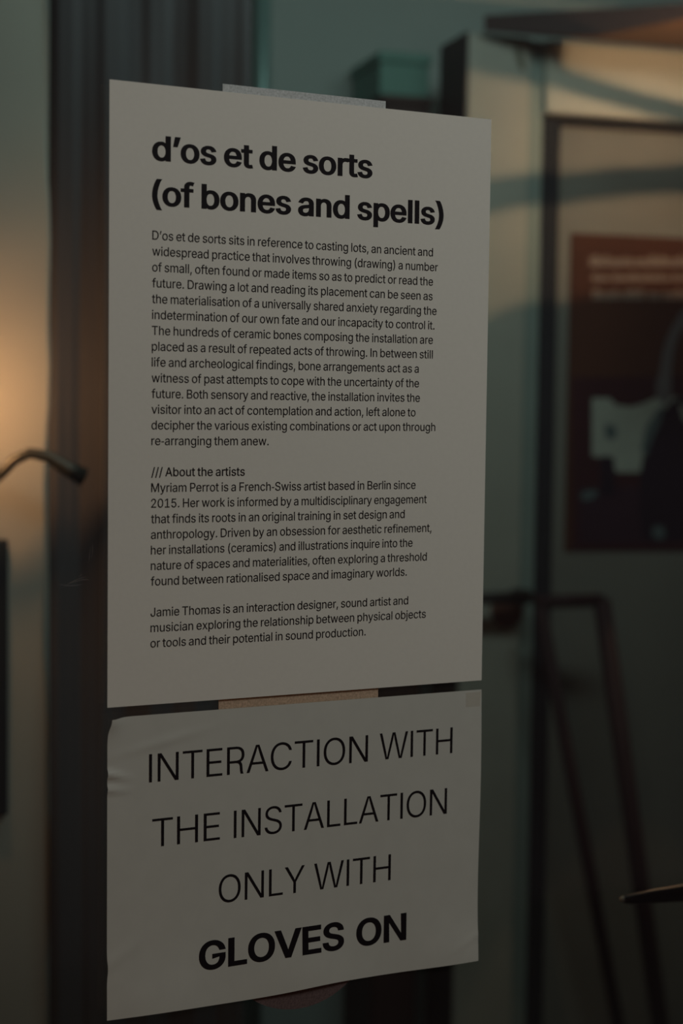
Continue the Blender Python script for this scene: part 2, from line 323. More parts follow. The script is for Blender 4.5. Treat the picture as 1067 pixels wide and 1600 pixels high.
# ------------------------------------------------------------------ letter outlines: advance; then contours of (handle, point, handle)
GLYPHS = {
    '(': '273;89,156,89,207,89,244 93,283,101,324,108,364 119,404,132,441,145,479 160,511,177,539,196,539 216,539,236,539,219,504 204,467,191,428,178,389 168,351,161,313,155,276 151,240,151,207,151,176 154,146,160,115,166,83 176,51,188,16,201,-18 217,-56,236,-96,216,-96 196,-96,177,-96,148,-47 126,3,111,55,97,106',
    ')': '273;57,-96,37,-96,57,-55 73,-17,86,18,98,53 107,85,113,116,119,147 122,177,122,207,122,240 118,276,112,313,105,351 95,389,82,428,70,467 55,504,37,539,57,539 77,539,97,539,113,511 128,479,142,441,155,404 165,364,173,323,180,283 184,244,184,207,184,156 177,104,161,53,146,2 125,-48,97,-96,77,-96',
    ',': '188;53,-119,38,-119,48,-56 58,8,68,71,91,71 114,71,137,71,119,8 102,-56,84,-119,69,-119',
    '-': '453;263,244,337,244,337,226 337,207,337,188,263,188 188,188,114,188,114,207 114,226,114,244,188,244',
    '.': '188;108,-4,95,-4,83,-4 72,0,63,9,54,18 50,28,50,41,50,54 54,65,63,73,72,82 83,87,95,87,108,87 119,82,128,73,137,65 141,54,141,41,141,28 137,18,128,9,119,0',
    '/': '249;216,533,235,533,180,330 126,127,71,-76,52,-76 33,-76,14,-76,69,127 124,330,178,533,197,533',
    '0': '453;264,-7,227,-7,189,-7 157,3,130,24,103,45 83,74,69,113,55,152 48,199,48,254,48,309 55,356,69,395,83,434 104,464,130,484,157,505 189,516,227,516,264,516 296,505,323,484,350,464 370,434,384,395,398,356 405,309,405,254,405,199 398,152,384,113,370,74 350,45,323,24,297,3;202,50,227,50,252,50 273,58,290,74,308,90 321,113,330,144,339,174 344,211,344,254,344,297 339,334,330,365,321,395 308,419,290,435,273,451 252,460,227,460,202,460 180,451,163,435,146,419 132,395,123,365,114,334 109,297,109,254,109,211 114,174,123,144,132,113 146,90,163,74,180,58',
    '1': '453;181,0,76,0,76,18 76,36,76,55,181,55 286,55,391,55,391,36 391,18,391,0,286,0;250,509,276,509,276,339 276,170,276,0,255,0 234,0,212,0,212,149 212,299,212,448,211,448 210,448,209,448,168,418 127,388,86,358,86,381 86,404,86,427,123,454 161,481,198,509,224,509',
    '2': '453;172,0,64,0,64,16 64,32,64,47,121,108 177,168,234,229,254,249 270,267,282,282,295,298 304,313,311,327,317,341 320,356,320,371,320,390 316,405,308,419,299,432 288,442,273,449,259,456 242,460,224,460,204,460 187,456,172,447,158,439 147,428,139,413,131,399 127,382,127,362,107,362 86,362,66,362,66,392 72,419,86,442,100,465 119,483,143,496,167,509 194,516,225,516,255,516 282,509,306,497,329,484 348,467,361,445,374,424 381,399,381,372,381,354 378,335,371,318,364,300 353,280,336,259,319,237 296,211,267,180,229,140 191,100,153,60,153,59 153,58,153,57,231,57 310,57,389,57,389,38 389,19,389,0,281,0',
    '5': '453;254,-7,221,-7,191,-7 164,-1,140,11,116,23 97,39,83,60,69,81 61,104,60,130,81,130 101,130,122,130,124,115 129,101,138,89,147,77 159,67,173,60,188,53 204,50,221,50,242,50 260,55,276,64,292,74 305,87,314,104,323,121 328,141,328,162,328,184 323,204,314,221,304,238 291,252,275,262,258,272 239,277,218,277,201,277 184,274,167,268,151,263 138,255,128,246,108,248 88,250,67,253,77,338 86,423,96,509,186,509 276,509,366,509,366,490 366,471,366,452,294,452 222,452,151,452,145,402 139,352,134,301,135,301 135,301,136,301,147,311 161,319,178,325,194,331 211,334,229,334,253,334 274,329,294,321,313,313 331,301,345,285,359,270 371,252,379,231,387,210 391,188,391,163,391,130 384,101,369,76,354,50 334,30,309,15,283,1',
    'A': '480;39,0,16,0,78,170 140,339,201,509,226,509 251,509,276,509,338,339 401,170,463,0,440,0 418,0,395,0,359,101 323,202,287,302,281,321 273,344,264,372,255,400 245,435,232,478,236,478 241,478,245,478,233,435 222,399,213,371,204,343 196,320,191,302,155,202 120,101,85,0,62,0;197,142,110,142,110,161 110,180,110,199,197,199 283,199,370,199,370,180 370,161,370,142,283,142',
    'B': '456;122,0,60,0,60,170 60,339,60,509,120,509 181,509,241,509,276,509 306,503,329,491,352,479 369,462,381,442,392,422 398,399,398,374,398,352 394,334,387,320,379,306 369,294,356,286,344,277 330,271,315,267,315,265 315,264,315,262,331,261 347,255,363,245,379,235 392,221,402,203,413,185 418,163,418,136,418,111 412,87,400,67,388,46 370,30,344,18,319,6 287,0,247,0,184,0;125,115,125,57,165,57 205,57,245,57,284,57 313,65,330,80,347,95 355,114,355,137,355,154 351,170,342,184,334,198 321,209,306,218,290,227 271,231,248,231,207,231 166,231,125,231,125,173;125,341,125,285,162,285 200,285,238,285,257,285 273,289,288,296,303,303 315,313,323,326,332,339 336,355,336,372,336,395 328,414,313,429,297,444 273,452,240,452,202,452 163,452,125,452,125,396',
    'C': '510;293,-7,267,-7,223,-7 184,4,150,25,116,46 89,76,70,115,50,154 40,201,40,254,40,308 50,354,70,393,89,432 116,462,150,484,184,505 223,516,267,516,293,516 317,512,340,504,363,497 384,486,402,471,420,457 436,439,448,418,460,398 468,374,473,348,451,348 430,348,408,348,404,366 398,381,389,395,381,408 370,419,357,428,345,438 331,444,315,449,300,454 284,456,267,456,236,456 208,448,184,432,159,417 139,394,125,364,111,334 103,297,103,254,103,211 111,175,125,145,140,115 159,92,184,76,209,61 236,53,267,53,284,53 300,55,315,60,331,65 345,71,357,81,370,90 381,101,389,114,398,128 404,143,408,160,430,160 451,160,473,160,469,135 460,111,448,91,436,70 421,52,402,38,384,23 363,12,341,5,318,-3',
    'D': '502;271,0,219,0,178,0 137,0,96,0,96,19 96,38,96,57,136,57 175,57,215,57,256,57 291,65,318,81,345,97 366,119,379,149,392,179 399,214,399,255,399,296 392,331,379,361,366,390 346,412,320,428,293,444 260,452,221,452,178,452 136,452,93,452,93,471 93,490,93,509,137,509 181,509,225,509,275,509 317,499,353,478,388,458 415,429,433,391,452,353 462,308,462,255,462,202 452,157,433,119,414,81 387,51,351,31,314,10;103,509,125,509,125,339 125,170,125,0,103,0 82,0,60,0,60,170 60,339,60,509,82,509',
    'E': '419;165,0,60,0,60,170 60,339,60,509,164,509 268,509,372,509,372,490 372,471,372,452,290,452 207,452,125,452,125,396 125,341,125,286,202,286 278,286,355,286,355,267 355,248,355,229,278,229 202,229,125,229,125,172 125,114,125,57,208,57 292,57,375,57,375,38 375,19,375,0,270,0',
    'F': '410;82,0,60,0,60,170 60,339,60,509,163,509 266,509,369,509,369,490 369,471,369,452,288,452 206,452,125,452,125,394 125,336,125,278,198,278 272,278,346,278,346,259 346,240,346,221,272,221 198,221,125,221,125,147 125,74,125,0,103,0',
    'G': '520;309,-7,269,-7,223,-7 184,4,149,25,115,46 88,77,69,116,50,155 40,201,40,254,40,308 50,354,69,393,88,432 115,462,149,484,183,505 221,516,265,516,292,516 317,512,340,504,364,496 385,484,403,469,422,454 437,437,449,416,461,396 470,373,474,349,452,349 430,349,408,349,403,365 396,380,387,393,379,406 368,417,356,427,344,436 330,444,315,448,300,453 283,456,265,456,235,456 208,448,183,432,159,417 139,394,125,364,111,334 103,297,103,254,103,211 111,175,125,145,140,115 159,92,184,76,209,61 237,53,269,53,297,53 323,59,345,71,367,83 384,101,396,123,409,146 415,172,415,202,421,201 428,200,434,199,384,199 333,199,283,199,283,218 283,237,283,256,348,256 413,256,478,256,478,237 478,219,478,200,478,158 469,122,451,91,433,60 408,36,377,19,345,2',
    'H': '517;82,0,60,0,60,170 60,339,60,509,82,509 103,509,125,509,125,435 125,362,125,289,214,289 303,289,392,289,392,362 392,435,392,509,414,509 435,509,457,509,457,339 457,170,457,0,435,0 414,0,392,0,392,77 392,155,392,232,303,232 214,232,125,232,125,155 125,77,125,0,103,0',
    'I': '300;111,0,31,0,31,19 31,38,31,57,60,57 89,57,118,57,118,189 118,320,118,452,89,452 60,452,31,452,31,471 31,490,31,509,111,509 190,509,269,509,269,490 269,471,269,452,240,452 212,452,183,452,183,320 183,189,183,57,212,57 240,57,269,57,269,38 269,19,269,0,190,0',
    'J': '396;230,-7,185,-7,140,-7 104,6,75,33,47,59 33,97,33,145,33,155 33,164,33,173,55,173 76,173,98,173,98,164 98,155,98,145,98,114 106,91,122,74,137,58 159,50,185,50,211,50 232,58,248,74,264,91 272,114,272,145,272,267 272,388,272,509,293,509 315,509,336,509,336,388 336,267,336,145,336,97 322,59,294,33,266,6',
    'L': '393;160,0,60,0,60,170 60,339,60,509,82,509 103,509,125,509,125,358 125,208,125,57,203,57 282,57,361,57,361,38 361,19,361,0,261,0',
    'M': '628;81,0,60,0,60,170 60,339,60,509,91,509 121,509,152,509,193,402 235,294,277,187,280,180 284,170,287,159,291,148 295,136,299,123,303,110 307,97,311,84,315,71 319,59,322,49,317,49 312,49,307,49,310,59 314,70,318,83,322,95 326,108,330,121,334,134 338,147,342,158,346,170 349,179,352,187,394,294 435,402,476,509,507,509 537,509,568,509,568,339 568,170,568,0,547,0 525,0,504,0,504,97 504,194,504,291,504,302 504,314,504,327,505,340 505,354,505,369,505,383 506,398,506,413,506,428 507,443,507,457,509,457 511,457,513,457,508,441 503,426,498,409,492,393 487,378,482,363,477,348 472,334,467,322,463,309 459,299,456,291,418,194 380,97,342,0,323,0 305,0,286,0,248,97 209,194,170,291,167,299 163,309,159,321,155,333 150,346,145,361,140,376 135,391,129,408,124,424 118,441,112,457,114,457 117,457,119,457,119,444 120,431,120,416,120,401 121,387,121,372,121,357 121,342,122,328,122,315 122,302,122,291,122,194 122,97,122,0,101,0',
    'N': '523;82,0,60,0,60,170 60,339,60,509,85,509 111,509,136,509,205,400 274,291,343,183,349,174 355,164,363,151,370,138 379,123,388,107,396,90 405,73,414,55,411,55 408,54,405,54,403,72 401,90,401,108,400,126 399,142,399,157,399,172 399,185,399,195,399,300 399,404,399,509,420,509 442,509,463,509,463,339 463,170,463,0,438,0 412,0,387,0,325,97 264,193,202,290,194,303 186,316,177,331,169,345 159,362,148,381,137,400 123,424,108,452,111,453 115,453,119,454,120,428 121,405,122,384,123,362 124,344,124,328,125,312 125,300,125,291,125,194 125,97,125,0,103,0',
    'O': '533;311,-7,267,-7,223,-7 184,4,150,25,116,46 90,76,70,115,50,154 40,201,40,254,40,308 50,354,70,393,90,432 116,462,150,484,184,505 223,516,267,516,311,516 350,505,384,484,418,462 444,432,464,393,483,354 493,308,493,254,493,201 483,154,464,115,444,76 418,46,384,25,350,4;236,53,267,53,297,53 325,61,349,76,374,91 394,114,408,144,423,174 430,211,430,254,430,298 423,335,408,365,394,395 374,417,349,433,325,448 297,456,267,456,236,456 209,448,184,433,159,417 140,394,125,364,111,334 103,297,103,254,103,211 111,174,125,144,140,114 159,92,184,76,209,61',
    'P': '445;82,0,60,0,60,170 60,339,60,509,118,509 177,509,235,509,274,509 307,502,332,487,358,473 377,454,390,430,402,405 409,378,409,348,409,317 402,290,390,265,377,241 358,222,332,207,307,193 274,186,235,186,193,186 151,186,109,186,109,205 109,224,109,242,150,242 191,242,233,242,259,242 281,247,297,256,313,265 325,278,333,294,341,310 344,328,344,348,344,368 341,386,333,402,325,417 313,430,297,439,280,448 259,452,232,452,196,452 160,452,125,452,125,301 125,151,125,0,103,0',
    'R': '449;82,0,60,0,60,170 60,339,60,509,119,509 177,509,236,509,275,509 307,502,333,489,359,475 378,457,390,433,403,410 409,382,409,352,409,321 403,295,390,271,378,248 359,230,333,217,307,204 275,198,236,198,189,198 143,198,96,198,96,217 96,236,96,255,142,255 188,255,234,255,260,255 281,259,298,267,314,275 326,286,334,300,341,315 345,332,345,352,345,372 341,390,334,405,326,420 314,431,298,440,281,448 259,452,233,452,197,452 161,452,125,452,125,301 125,151,125,0,103,0;378,0,353,0,312,76 271,153,230,229,254,229 279,229,303,229,344,153 386,76,428,0,403,0',
    'S': '447;263,-9,224,-9,187,-9 155,-3,128,9,100,21 79,38,64,60,49,82 40,107,38,137,60,137 82,137,104,137,106,117 112,101,123,88,134,75 149,65,166,59,184,52 203,49,224,49,247,49 268,53,286,60,304,68 319,78,329,92,340,105 346,121,346,139,346,155 341,169,332,179,323,189 311,198,296,205,281,211 264,217,245,222,224,228 204,234,184,239,142,251 109,268,86,289,63,311 52,339,52,372,52,401 60,426,75,448,90,469 111,486,138,498,164,510 194,516,227,516,261,516 290,510,316,498,342,486 362,469,377,449,392,428 400,404,401,378,380,378 358,378,337,378,335,403 323,423,302,437,281,451 256,459,225,459,203,459 184,455,167,448,151,441 138,431,129,418,120,406 115,391,115,376,115,358 120,344,131,334,142,323 154,314,169,308,184,302 199,297,212,293,230,289 247,284,264,279,279,275 295,270,312,264,328,257 344,248,359,238,373,227 385,214,395,198,404,181 408,162,408,139,408,111 401,86,386,64,372,41 351,24,323,11,296,-2',
    'T': '449;85,452,32,452,32,471 32,490,32,509,160,509 288,509,417,509,417,490 417,471,417,452,363,452 310,452,257,452,257,301 257,151,257,0,235,0 214,0,193,0,193,151 193,301,193,452,139,452',
    'V': '480;229,0,204,0,141,170 79,339,16,509,39,509 62,509,84,509,120,408 156,307,192,206,198,189 206,166,215,137,224,109 235,73,248,31,243,31 239,31,235,31,247,74 258,110,267,138,276,166 284,189,290,206,325,307 360,408,395,509,417,509 440,509,463,509,401,339 340,170,278,0,253,0',
    'W': '686;180,0,155,0,109,170 63,339,16,509,38,509 60,509,82,509,109,404 136,300,163,196,168,179 172,163,175,145,179,128 183,111,187,94,190,76 194,58,197,40,194,40 192,40,189,40,193,58 196,76,200,94,203,111 207,128,211,145,215,163 220,179,224,196,251,300 279,404,306,509,331,509 355,509,380,509,407,404 434,300,462,196,466,179 470,163,474,145,478,128 482,111,486,94,490,76 494,58,497,40,494,40 491,40,488,40,492,58 495,76,499,94,502,111 506,128,510,145,515,163 519,179,523,196,550,300 576,404,603,509,625,509 647,509,670,509,623,339 577,170,530,0,505,0 480,0,455,0,426,108 397,215,368,323,362,344 357,367,351,391,346,416 341,444,336,475,341,475 345,475,350,475,345,445 340,419,335,395,330,371 324,347,318,323,289,215 260,108,230,0,205,0',
    'Y': '472;225,0,203,0,203,69 203,139,203,208,141,308 79,409,16,509,41,509 66,509,91,509,125,454 159,399,192,344,203,326 213,309,222,292,231,275 240,255,250,230,241,230 232,230,224,230,233,255 242,276,251,293,260,310 270,327,280,344,314,399 347,454,381,509,406,509 430,509,455,509,393,409 330,308,268,208,268,139 268,69,268,0,247,0',
    'a': '389;182,-9,160,-9,136,-9 114,-4,94,5,75,14 59,27,48,45,36,62 30,83,30,108,30,130 35,147,43,161,52,175 63,185,78,193,92,201 108,207,125,211,143,215 160,218,178,220,201,223 219,225,234,227,248,228 258,231,265,235,272,239 276,245,276,255,276,255 276,256,276,257,276,272 273,286,267,297,261,308 252,316,240,322,228,328 213,331,196,331,178,331 162,328,149,322,136,317 126,309,118,301,110,292 104,283,100,274,80,280 61,285,41,291,50,314 62,332,79,346,95,360 113,369,133,375,153,381 173,384,194,384,208,384 223,383,239,379,255,376 271,370,286,360,301,351 313,338,322,320,332,303 337,280,337,251,337,168 337,84,337,0,317,0 297,0,277,0,277,17 277,35,277,52,275,52 274,52,272,52,268,43 261,34,252,25,243,15 230,7,215,1,200,-5;155,45,170,45,193,45 212,50,228,59,243,68 255,79,263,93,271,107 276,122,276,138,276,155 276,173,276,190,273,187 268,184,259,182,251,180 242,178,231,176,221,174 210,172,200,171,190,170 182,169,175,168,161,166 147,163,134,159,121,154 111,148,103,139,96,131 92,119,92,105,92,92 95,81,102,72,109,63 118,57,130,52,142,48',
    'b': '424;261,-8,229,-8,206,-8 187,-4,172,4,158,12 146,21,138,31,129,42 123,51,118,59,116,59 114,59,112,59,112,39 112,20,112,0,92,0 72,0,53,0,53,170 53,339,53,509,73,509 93,509,114,509,114,446 114,382,114,319,115,319 117,319,118,319,123,327 129,336,137,346,145,356 157,365,171,373,186,381 205,384,229,384,261,384 289,376,313,361,337,345 356,322,370,293,383,263 390,229,390,189,390,149 383,114,370,84,356,55 337,32,313,16,289,0;197,47,220,47,244,47 263,53,279,66,295,78 308,95,316,117,324,138 328,162,328,189,328,216 324,240,316,261,308,282 296,299,280,311,264,324 244,330,220,330,197,330 177,324,161,312,145,300 133,284,125,263,117,242 113,217,113,189,113,161 117,136,125,115,133,94 146,77,162,65,178,53',
    'c': '396;226,-8,207,-8,173,-8 143,0,117,16,91,33 71,56,56,85,41,114 34,149,34,187,34,227 41,262,56,291,71,321 91,343,117,360,143,376 173,384,207,384,226,384 243,382,260,377,276,372 292,365,305,356,319,347 330,335,340,322,350,309 357,294,362,277,342,272 322,267,303,262,300,272 296,281,290,289,285,297 278,305,270,311,262,317 253,322,242,325,232,328 220,330,207,330,182,330 161,323,145,310,129,297 116,280,108,258,100,237 96,213,96,187,96,162 100,139,108,117,116,96 129,79,145,66,161,53 182,46,207,46,220,46 232,48,243,52,253,55 263,60,271,66,279,72 286,80,292,89,297,97 301,107,304,117,324,112 343,107,363,102,358,85 351,70,341,56,332,43 320,31,306,21,293,12 277,4,261,-1,244,-6',
    'd': '424;219,-8,195,-8,164,-8 136,0,111,16,87,32 68,55,55,84,41,114 34,149,34,189,34,229 41,263,55,293,69,322 88,345,112,361,136,376 164,384,196,384,219,384 238,381,253,373,268,365 279,356,287,346,296,336 302,327,306,319,308,319 309,319,311,319,311,382 311,446,311,509,331,509 351,509,372,509,372,339 372,170,372,0,352,0 332,0,313,0,313,20 313,39,313,59,311,59 309,59,307,59,302,51 295,42,287,31,278,21 267,12,252,4,238,-4;181,47,205,47,227,47 247,53,263,65,279,77 291,94,299,115,308,136 312,161,312,189,312,217 308,242,300,263,292,284 279,300,263,312,247,324 228,330,205,330,181,330 161,324,145,311,129,299 116,282,108,261,100,240 96,216,96,189,96,162 100,138,109,117,117,95 129,78,145,66,161,53',
    'e': '404;238,-8,212,-8,175,-8 143,0,117,16,90,33 70,56,56,85,41,114 34,148,34,187,34,226 41,260,55,290,69,319 89,343,115,359,141,376 171,384,205,384,226,384 246,381,266,374,285,367 303,356,319,341,335,326 348,306,357,282,366,258 371,228,371,194,371,186 371,178,371,169,272,169 174,169,75,169,75,187 75,204,75,221,163,221 250,221,338,221,329,215 319,208,310,202,310,227 306,249,298,269,290,288 278,303,263,314,247,325 228,330,205,330,182,330 163,325,146,313,130,302 118,288,109,270,100,251 96,232,96,211,96,200 96,189,96,178,96,150 101,126,110,106,120,87 134,72,151,61,168,51 189,46,212,46,228,46 241,48,254,53,266,57 277,64,285,73,294,82 301,93,306,105,325,101 345,96,365,91,359,71 349,54,335,39,321,24 303,13,283,4,262,-4',
    'f': '254;154,379,228,379,228,362 228,344,228,327,154,327 80,327,6,327,6,344 6,362,6,379,80,379;101,0,81,0,81,144 81,288,81,432,81,453 86,471,96,486,106,500 119,511,135,519,152,526 169,530,187,530,201,530 213,529,222,527,232,525 238,523,243,521,238,503 233,486,227,468,224,470 220,471,215,472,210,473 203,474,195,474,176,474 163,469,154,460,146,451 142,437,142,419,142,279 142,140,142,0,121,0',
    'g': '425;238,-151,207,-151,179,-151 155,-147,134,-140,113,-132 96,-123,82,-110,69,-98 58,-84,51,-69,67,-60 84,-50,101,-41,107,-49 113,-57,122,-66,130,-75 141,-82,154,-88,168,-94 186,-97,207,-97,238,-97 263,-90,282,-75,302,-60 311,-37,311,-6,311,19 311,44,311,68,310,68 308,68,306,68,301,60 295,51,287,41,278,32 267,23,252,16,238,8 219,5,195,5,164,5 137,12,113,27,88,41 69,62,55,90,41,118 34,152,34,191,34,230 41,264,55,293,69,322 88,345,112,361,137,376 165,384,196,384,220,384 239,381,253,373,268,365 280,356,288,346,297,336 303,327,308,319,309,319 311,319,313,319,313,339 313,359,313,379,333,379 353,379,372,379,372,250 372,121,372,-9,372,-42 365,-69,350,-90,335,-111 316,-126,291,-136,266,-146;181,59,205,59,228,59 248,64,264,75,280,86 292,101,300,121,308,141 312,165,312,193,312,220 308,243,300,264,292,284 280,301,264,312,248,324 228,330,205,330,181,330 161,324,145,312,129,299 117,283,109,262,100,242 96,219,96,193,96,166 100,143,109,123,117,103 129,87,145,76,162,65',
    'h': '410;114,249,114,227,114,151 114,76,114,0,93,0 73,0,53,0,53,170 53,339,53,509,73,509 93,509,114,509,114,435 114,361,114,287,110,287 106,287,102,287,114,322 131,347,152,362,174,377 199,384,227,384,253,384 276,379,295,369,315,358 330,342,341,321,352,299 357,273,357,240,357,160 357,80,357,0,337,0 316,0,296,0,296,78 296,157,296,235,296,265 288,288,273,304,258,321 237,329,210,329,192,329 175,325,161,317,146,309 135,298,126,283,118,267',
    'i': '167;73,0,53,0,53,126 53,253,53,379,73,379 93,379,114,379,114,253 114,126,114,0,93,0;95,443,84,443,72,443 62,447,54,455,45,462 41,472,41,483,41,494 45,504,54,512,62,520 72,524,84,524,95,524 106,520,114,512,122,504 126,494,126,483,126,472 122,462,114,455,106,447',
    'j': '167;53,243,53,379,73,379 93,379,114,379,114,243 114,106,114,-30,114,-53 110,-73,102,-90,93,-107 81,-120,65,-129,48,-138 28,-143,4,-143,-1,-143 -5,-143,-10,-143,-10,-124 -10,-105,-10,-87,-6,-87 -2,-87,2,-87,20,-87 32,-82,40,-72,49,-62 53,-48,53,-29,53,107;95,443,83,443,72,443 62,447,53,455,45,462 41,472,41,483,41,494 45,504,53,512,62,520 72,524,83,524,95,524 105,520,114,512,122,504 126,494,126,483,126,472 122,462,114,455,105,447',
    'k': '381;132,158,110,137,110,162 110,187,110,212,113,212 117,212,121,212,175,268 230,323,284,379,310,379 335,379,360,379,301,319 243,259,184,199,182,199 179,199,177,199,155,178;73,0,53,0,53,170 53,339,53,509,73,509 93,509,114,509,114,339 114,170,114,0,93,0;320,0,294,0,245,62 197,124,148,186,162,200 177,214,191,229,252,152 312,76,372,0,346,0',
    'l': '189;147,-2,139,-2,110,-2 88,5,74,20,60,35 53,57,53,84,53,226 53,367,53,509,73,509 93,509,114,509,114,372 114,235,114,99,114,81 116,69,120,62,125,55 133,52,146,52,152,52 157,52,160,53,164,53 167,54,170,54,173,37 177,20,181,3,175,1 169,0,162,-1,154,-2',
    'm': '610;73,0,53,0,53,126 53,253,53,379,72,379 92,379,112,379,112,351 112,323,112,295,111,295 109,295,108,295,113,316 121,332,132,346,144,359 157,369,172,376,187,383 203,386,219,386,247,386 270,378,287,361,305,344 316,322,321,295,318,295 315,295,312,295,317,313 325,329,337,343,349,357 364,367,381,375,398,382 416,386,437,386,459,386 479,381,497,372,515,362 530,348,541,328,551,309 557,285,557,255,557,170 557,85,557,0,536,0 516,0,496,0,496,85 496,169,496,254,496,281 488,301,473,313,457,325 439,330,419,330,402,330 387,327,374,320,362,313 352,303,345,290,339,278 335,263,335,247,335,165 335,82,335,0,315,0 295,0,274,0,274,87 274,173,274,260,274,281 267,298,253,311,239,324 221,330,199,330,185,330 171,327,158,320,144,313 134,303,126,289,118,276 114,258,114,238,114,159 114,79,114,0,93,0',
    'n': '410;114,249,114,227,114,151 114,76,114,0,93,0 73,0,53,0,53,126 53,253,53,379,72,379 92,379,112,379,112,349 112,318,112,287,109,287 106,287,102,287,114,322 131,347,152,362,174,377 199,384,227,384,253,384 276,379,295,369,314,358 330,342,341,321,352,299 357,273,357,240,357,160 357,80,357,0,337,0 316,0,296,0,296,78 296,157,296,235,296,265 288,288,273,304,258,321 237,329,210,329,192,329 175,325,161,317,146,309 135,298,126,283,118,267',
    'o': '415;242,-8,207,-8,173,-8 143,0,117,16,91,33 71,56,56,85,41,114 34,149,34,187,34,227 41,262,56,291,71,321 91,343,117,360,143,376 173,384,207,384,242,384 273,376,299,360,325,343 345,321,359,291,374,262 381,227,381,187,381,149 374,114,359,85,345,56 325,33,299,16,273,0;182,46,207,46,233,46 254,53,270,66,287,79 299,96,307,117,315,139 319,162,319,187,319,213 315,236,307,258,299,280 287,297,270,310,254,323 233,330,207,330,182,330 161,323,145,310,129,297 116,280,108,258,100,237 96,213,96,187,96,162 100,139,108,117,116,96 129,79,145,66,161,53',
    'p': '424;73,-143,53,-143,53,31 53,205,53,379,72,379 92,379,112,379,112,359 112,339,112,319,114,319 116,319,118,319,123,327 129,336,137,346,145,356 157,365,171,373,186,381 205,384,229,384,261,384 289,376,313,361,337,345 356,322,370,293,383,263 390,229,390,189,390,149 383,114,370,84,356,55 337,32,313,16,289,0 261,-8,229,-8,206,-8 187,-4,173,4,158,12 146,21,138,31,130,42 123,51,118,59,117,59 115,59,114,59,114,-8 114,-76,114,-143,93,-143;197,47,220,47,244,47 263,53,279,66,295,78 308,95,316,117,324,138 328,162,328,189,328,216 324,240,316,261,308,282 296,299,280,311,264,324 244,330,220,330,197,330 177,324,161,312,145,300 133,284,125,263,117,242 113,217,113,189,113,161 117,136,125,115,133,94 146,77,162,65,178,53',
    'q': '424;372,31,372,-143,351,-143 331,-143,311,-143,311,-76 311,-8,311,59,309,59 308,59,306,59,302,51 295,42,287,31,278,21 267,12,252,4,238,-4 219,-8,195,-8,164,-8 136,0,111,16,87,32 68,55,55,84,41,114 34,149,34,189,34,229 41,263,55,293,69,322 88,345,112,361,136,376 164,384,196,384,219,384 238,381,253,373,268,365 279,356,287,346,296,336 302,327,307,319,309,319 311,319,313,319,313,339 313,359,313,379,332,379 352,379,372,379,372,205;181,47,205,47,227,47 247,53,263,65,279,77 291,94,299,115,308,136 312,161,312,189,312,217 308,242,300,263,292,284 279,300,263,312,247,324 228,330,205,330,181,330 161,324,145,311,129,299 116,282,108,261,100,240 96,216,96,189,96,162 100,138,109,117,117,95 129,78,145,66,161,53',
    'r': '259;73,0,53,0,53,126 53,253,53,379,72,379 92,379,112,379,112,360 112,340,112,321,113,321 114,321,115,321,122,340 135,355,152,367,170,379 190,385,213,385,218,385 223,385,229,384,235,384 240,384,243,384,243,363 243,343,243,322,242,323 237,323,230,324,223,325 215,326,207,326,189,326 173,322,159,315,145,307 134,297,126,284,118,270 114,255,114,237,114,158 114,79,114,0,93,0',
    's': '365;211,-8,182,-8,156,-8 133,-4,112,3,92,11 75,23,62,38,49,53 40,72,36,94,55,98 74,102,94,107,99,86 109,70,124,60,139,50 158,45,181,45,208,45 229,51,244,62,260,74 268,87,268,103,268,116 263,127,254,136,245,144 231,151,212,155,191,160 170,165,149,170,115,178 89,191,72,208,55,225 47,247,47,274,47,296 53,315,65,332,77,348 94,361,115,370,136,380 160,384,187,384,213,384 235,380,254,372,272,365 287,353,299,339,310,325 319,309,324,290,305,286 287,281,268,277,263,292 255,304,243,316,230,327 212,333,187,333,165,333 146,327,131,317,116,306 109,293,109,277,109,263 114,252,124,243,134,235 150,228,172,223,191,218 210,214,229,209,264,201 290,188,306,171,323,154 331,133,331,107,331,84 325,64,312,47,300,30 282,16,260,6,237,-3',
    't': '227;138,379,204,379,204,362 204,344,204,327,138,327 72,327,6,327,6,344 6,362,6,379,72,379;65,345,65,471,85,471 106,471,126,471,126,347 126,222,126,98,126,81 129,69,136,61,143,54 154,50,170,50,174,50 179,50,185,51,191,52 197,53,202,54,206,36 209,19,213,2,207,0 200,-2,192,-3,184,-4 176,-4,168,-4,136,-4 110,4,92,21,74,38 65,62,65,93,65,219',
    'u': '410;211,-5,182,-5,157,-5 134,0,115,11,95,21 80,37,69,59,58,80 53,107,53,139,53,219 53,299,53,379,73,379 93,379,114,379,114,301 114,222,114,144,114,114 121,91,137,75,152,58 173,50,200,50,218,50 235,54,249,62,264,70 275,81,283,97,292,112 296,131,296,153,296,228 296,304,296,379,316,379 337,379,357,379,357,253 357,126,357,0,337,0 318,0,298,0,298,31 298,61,298,92,301,92 304,92,307,92,295,57 279,32,257,17,235,2',
    'v': '389;184,0,163,0,114,126 66,253,17,379,40,379 62,379,84,379,111,305 138,230,165,155,174,132 181,110,187,87,193,64 199,42,206,21,198,21 191,21,184,21,191,42 197,64,203,87,209,110 216,132,224,155,251,230 278,305,305,379,327,379 349,379,371,379,323,253 275,126,226,0,205,0',
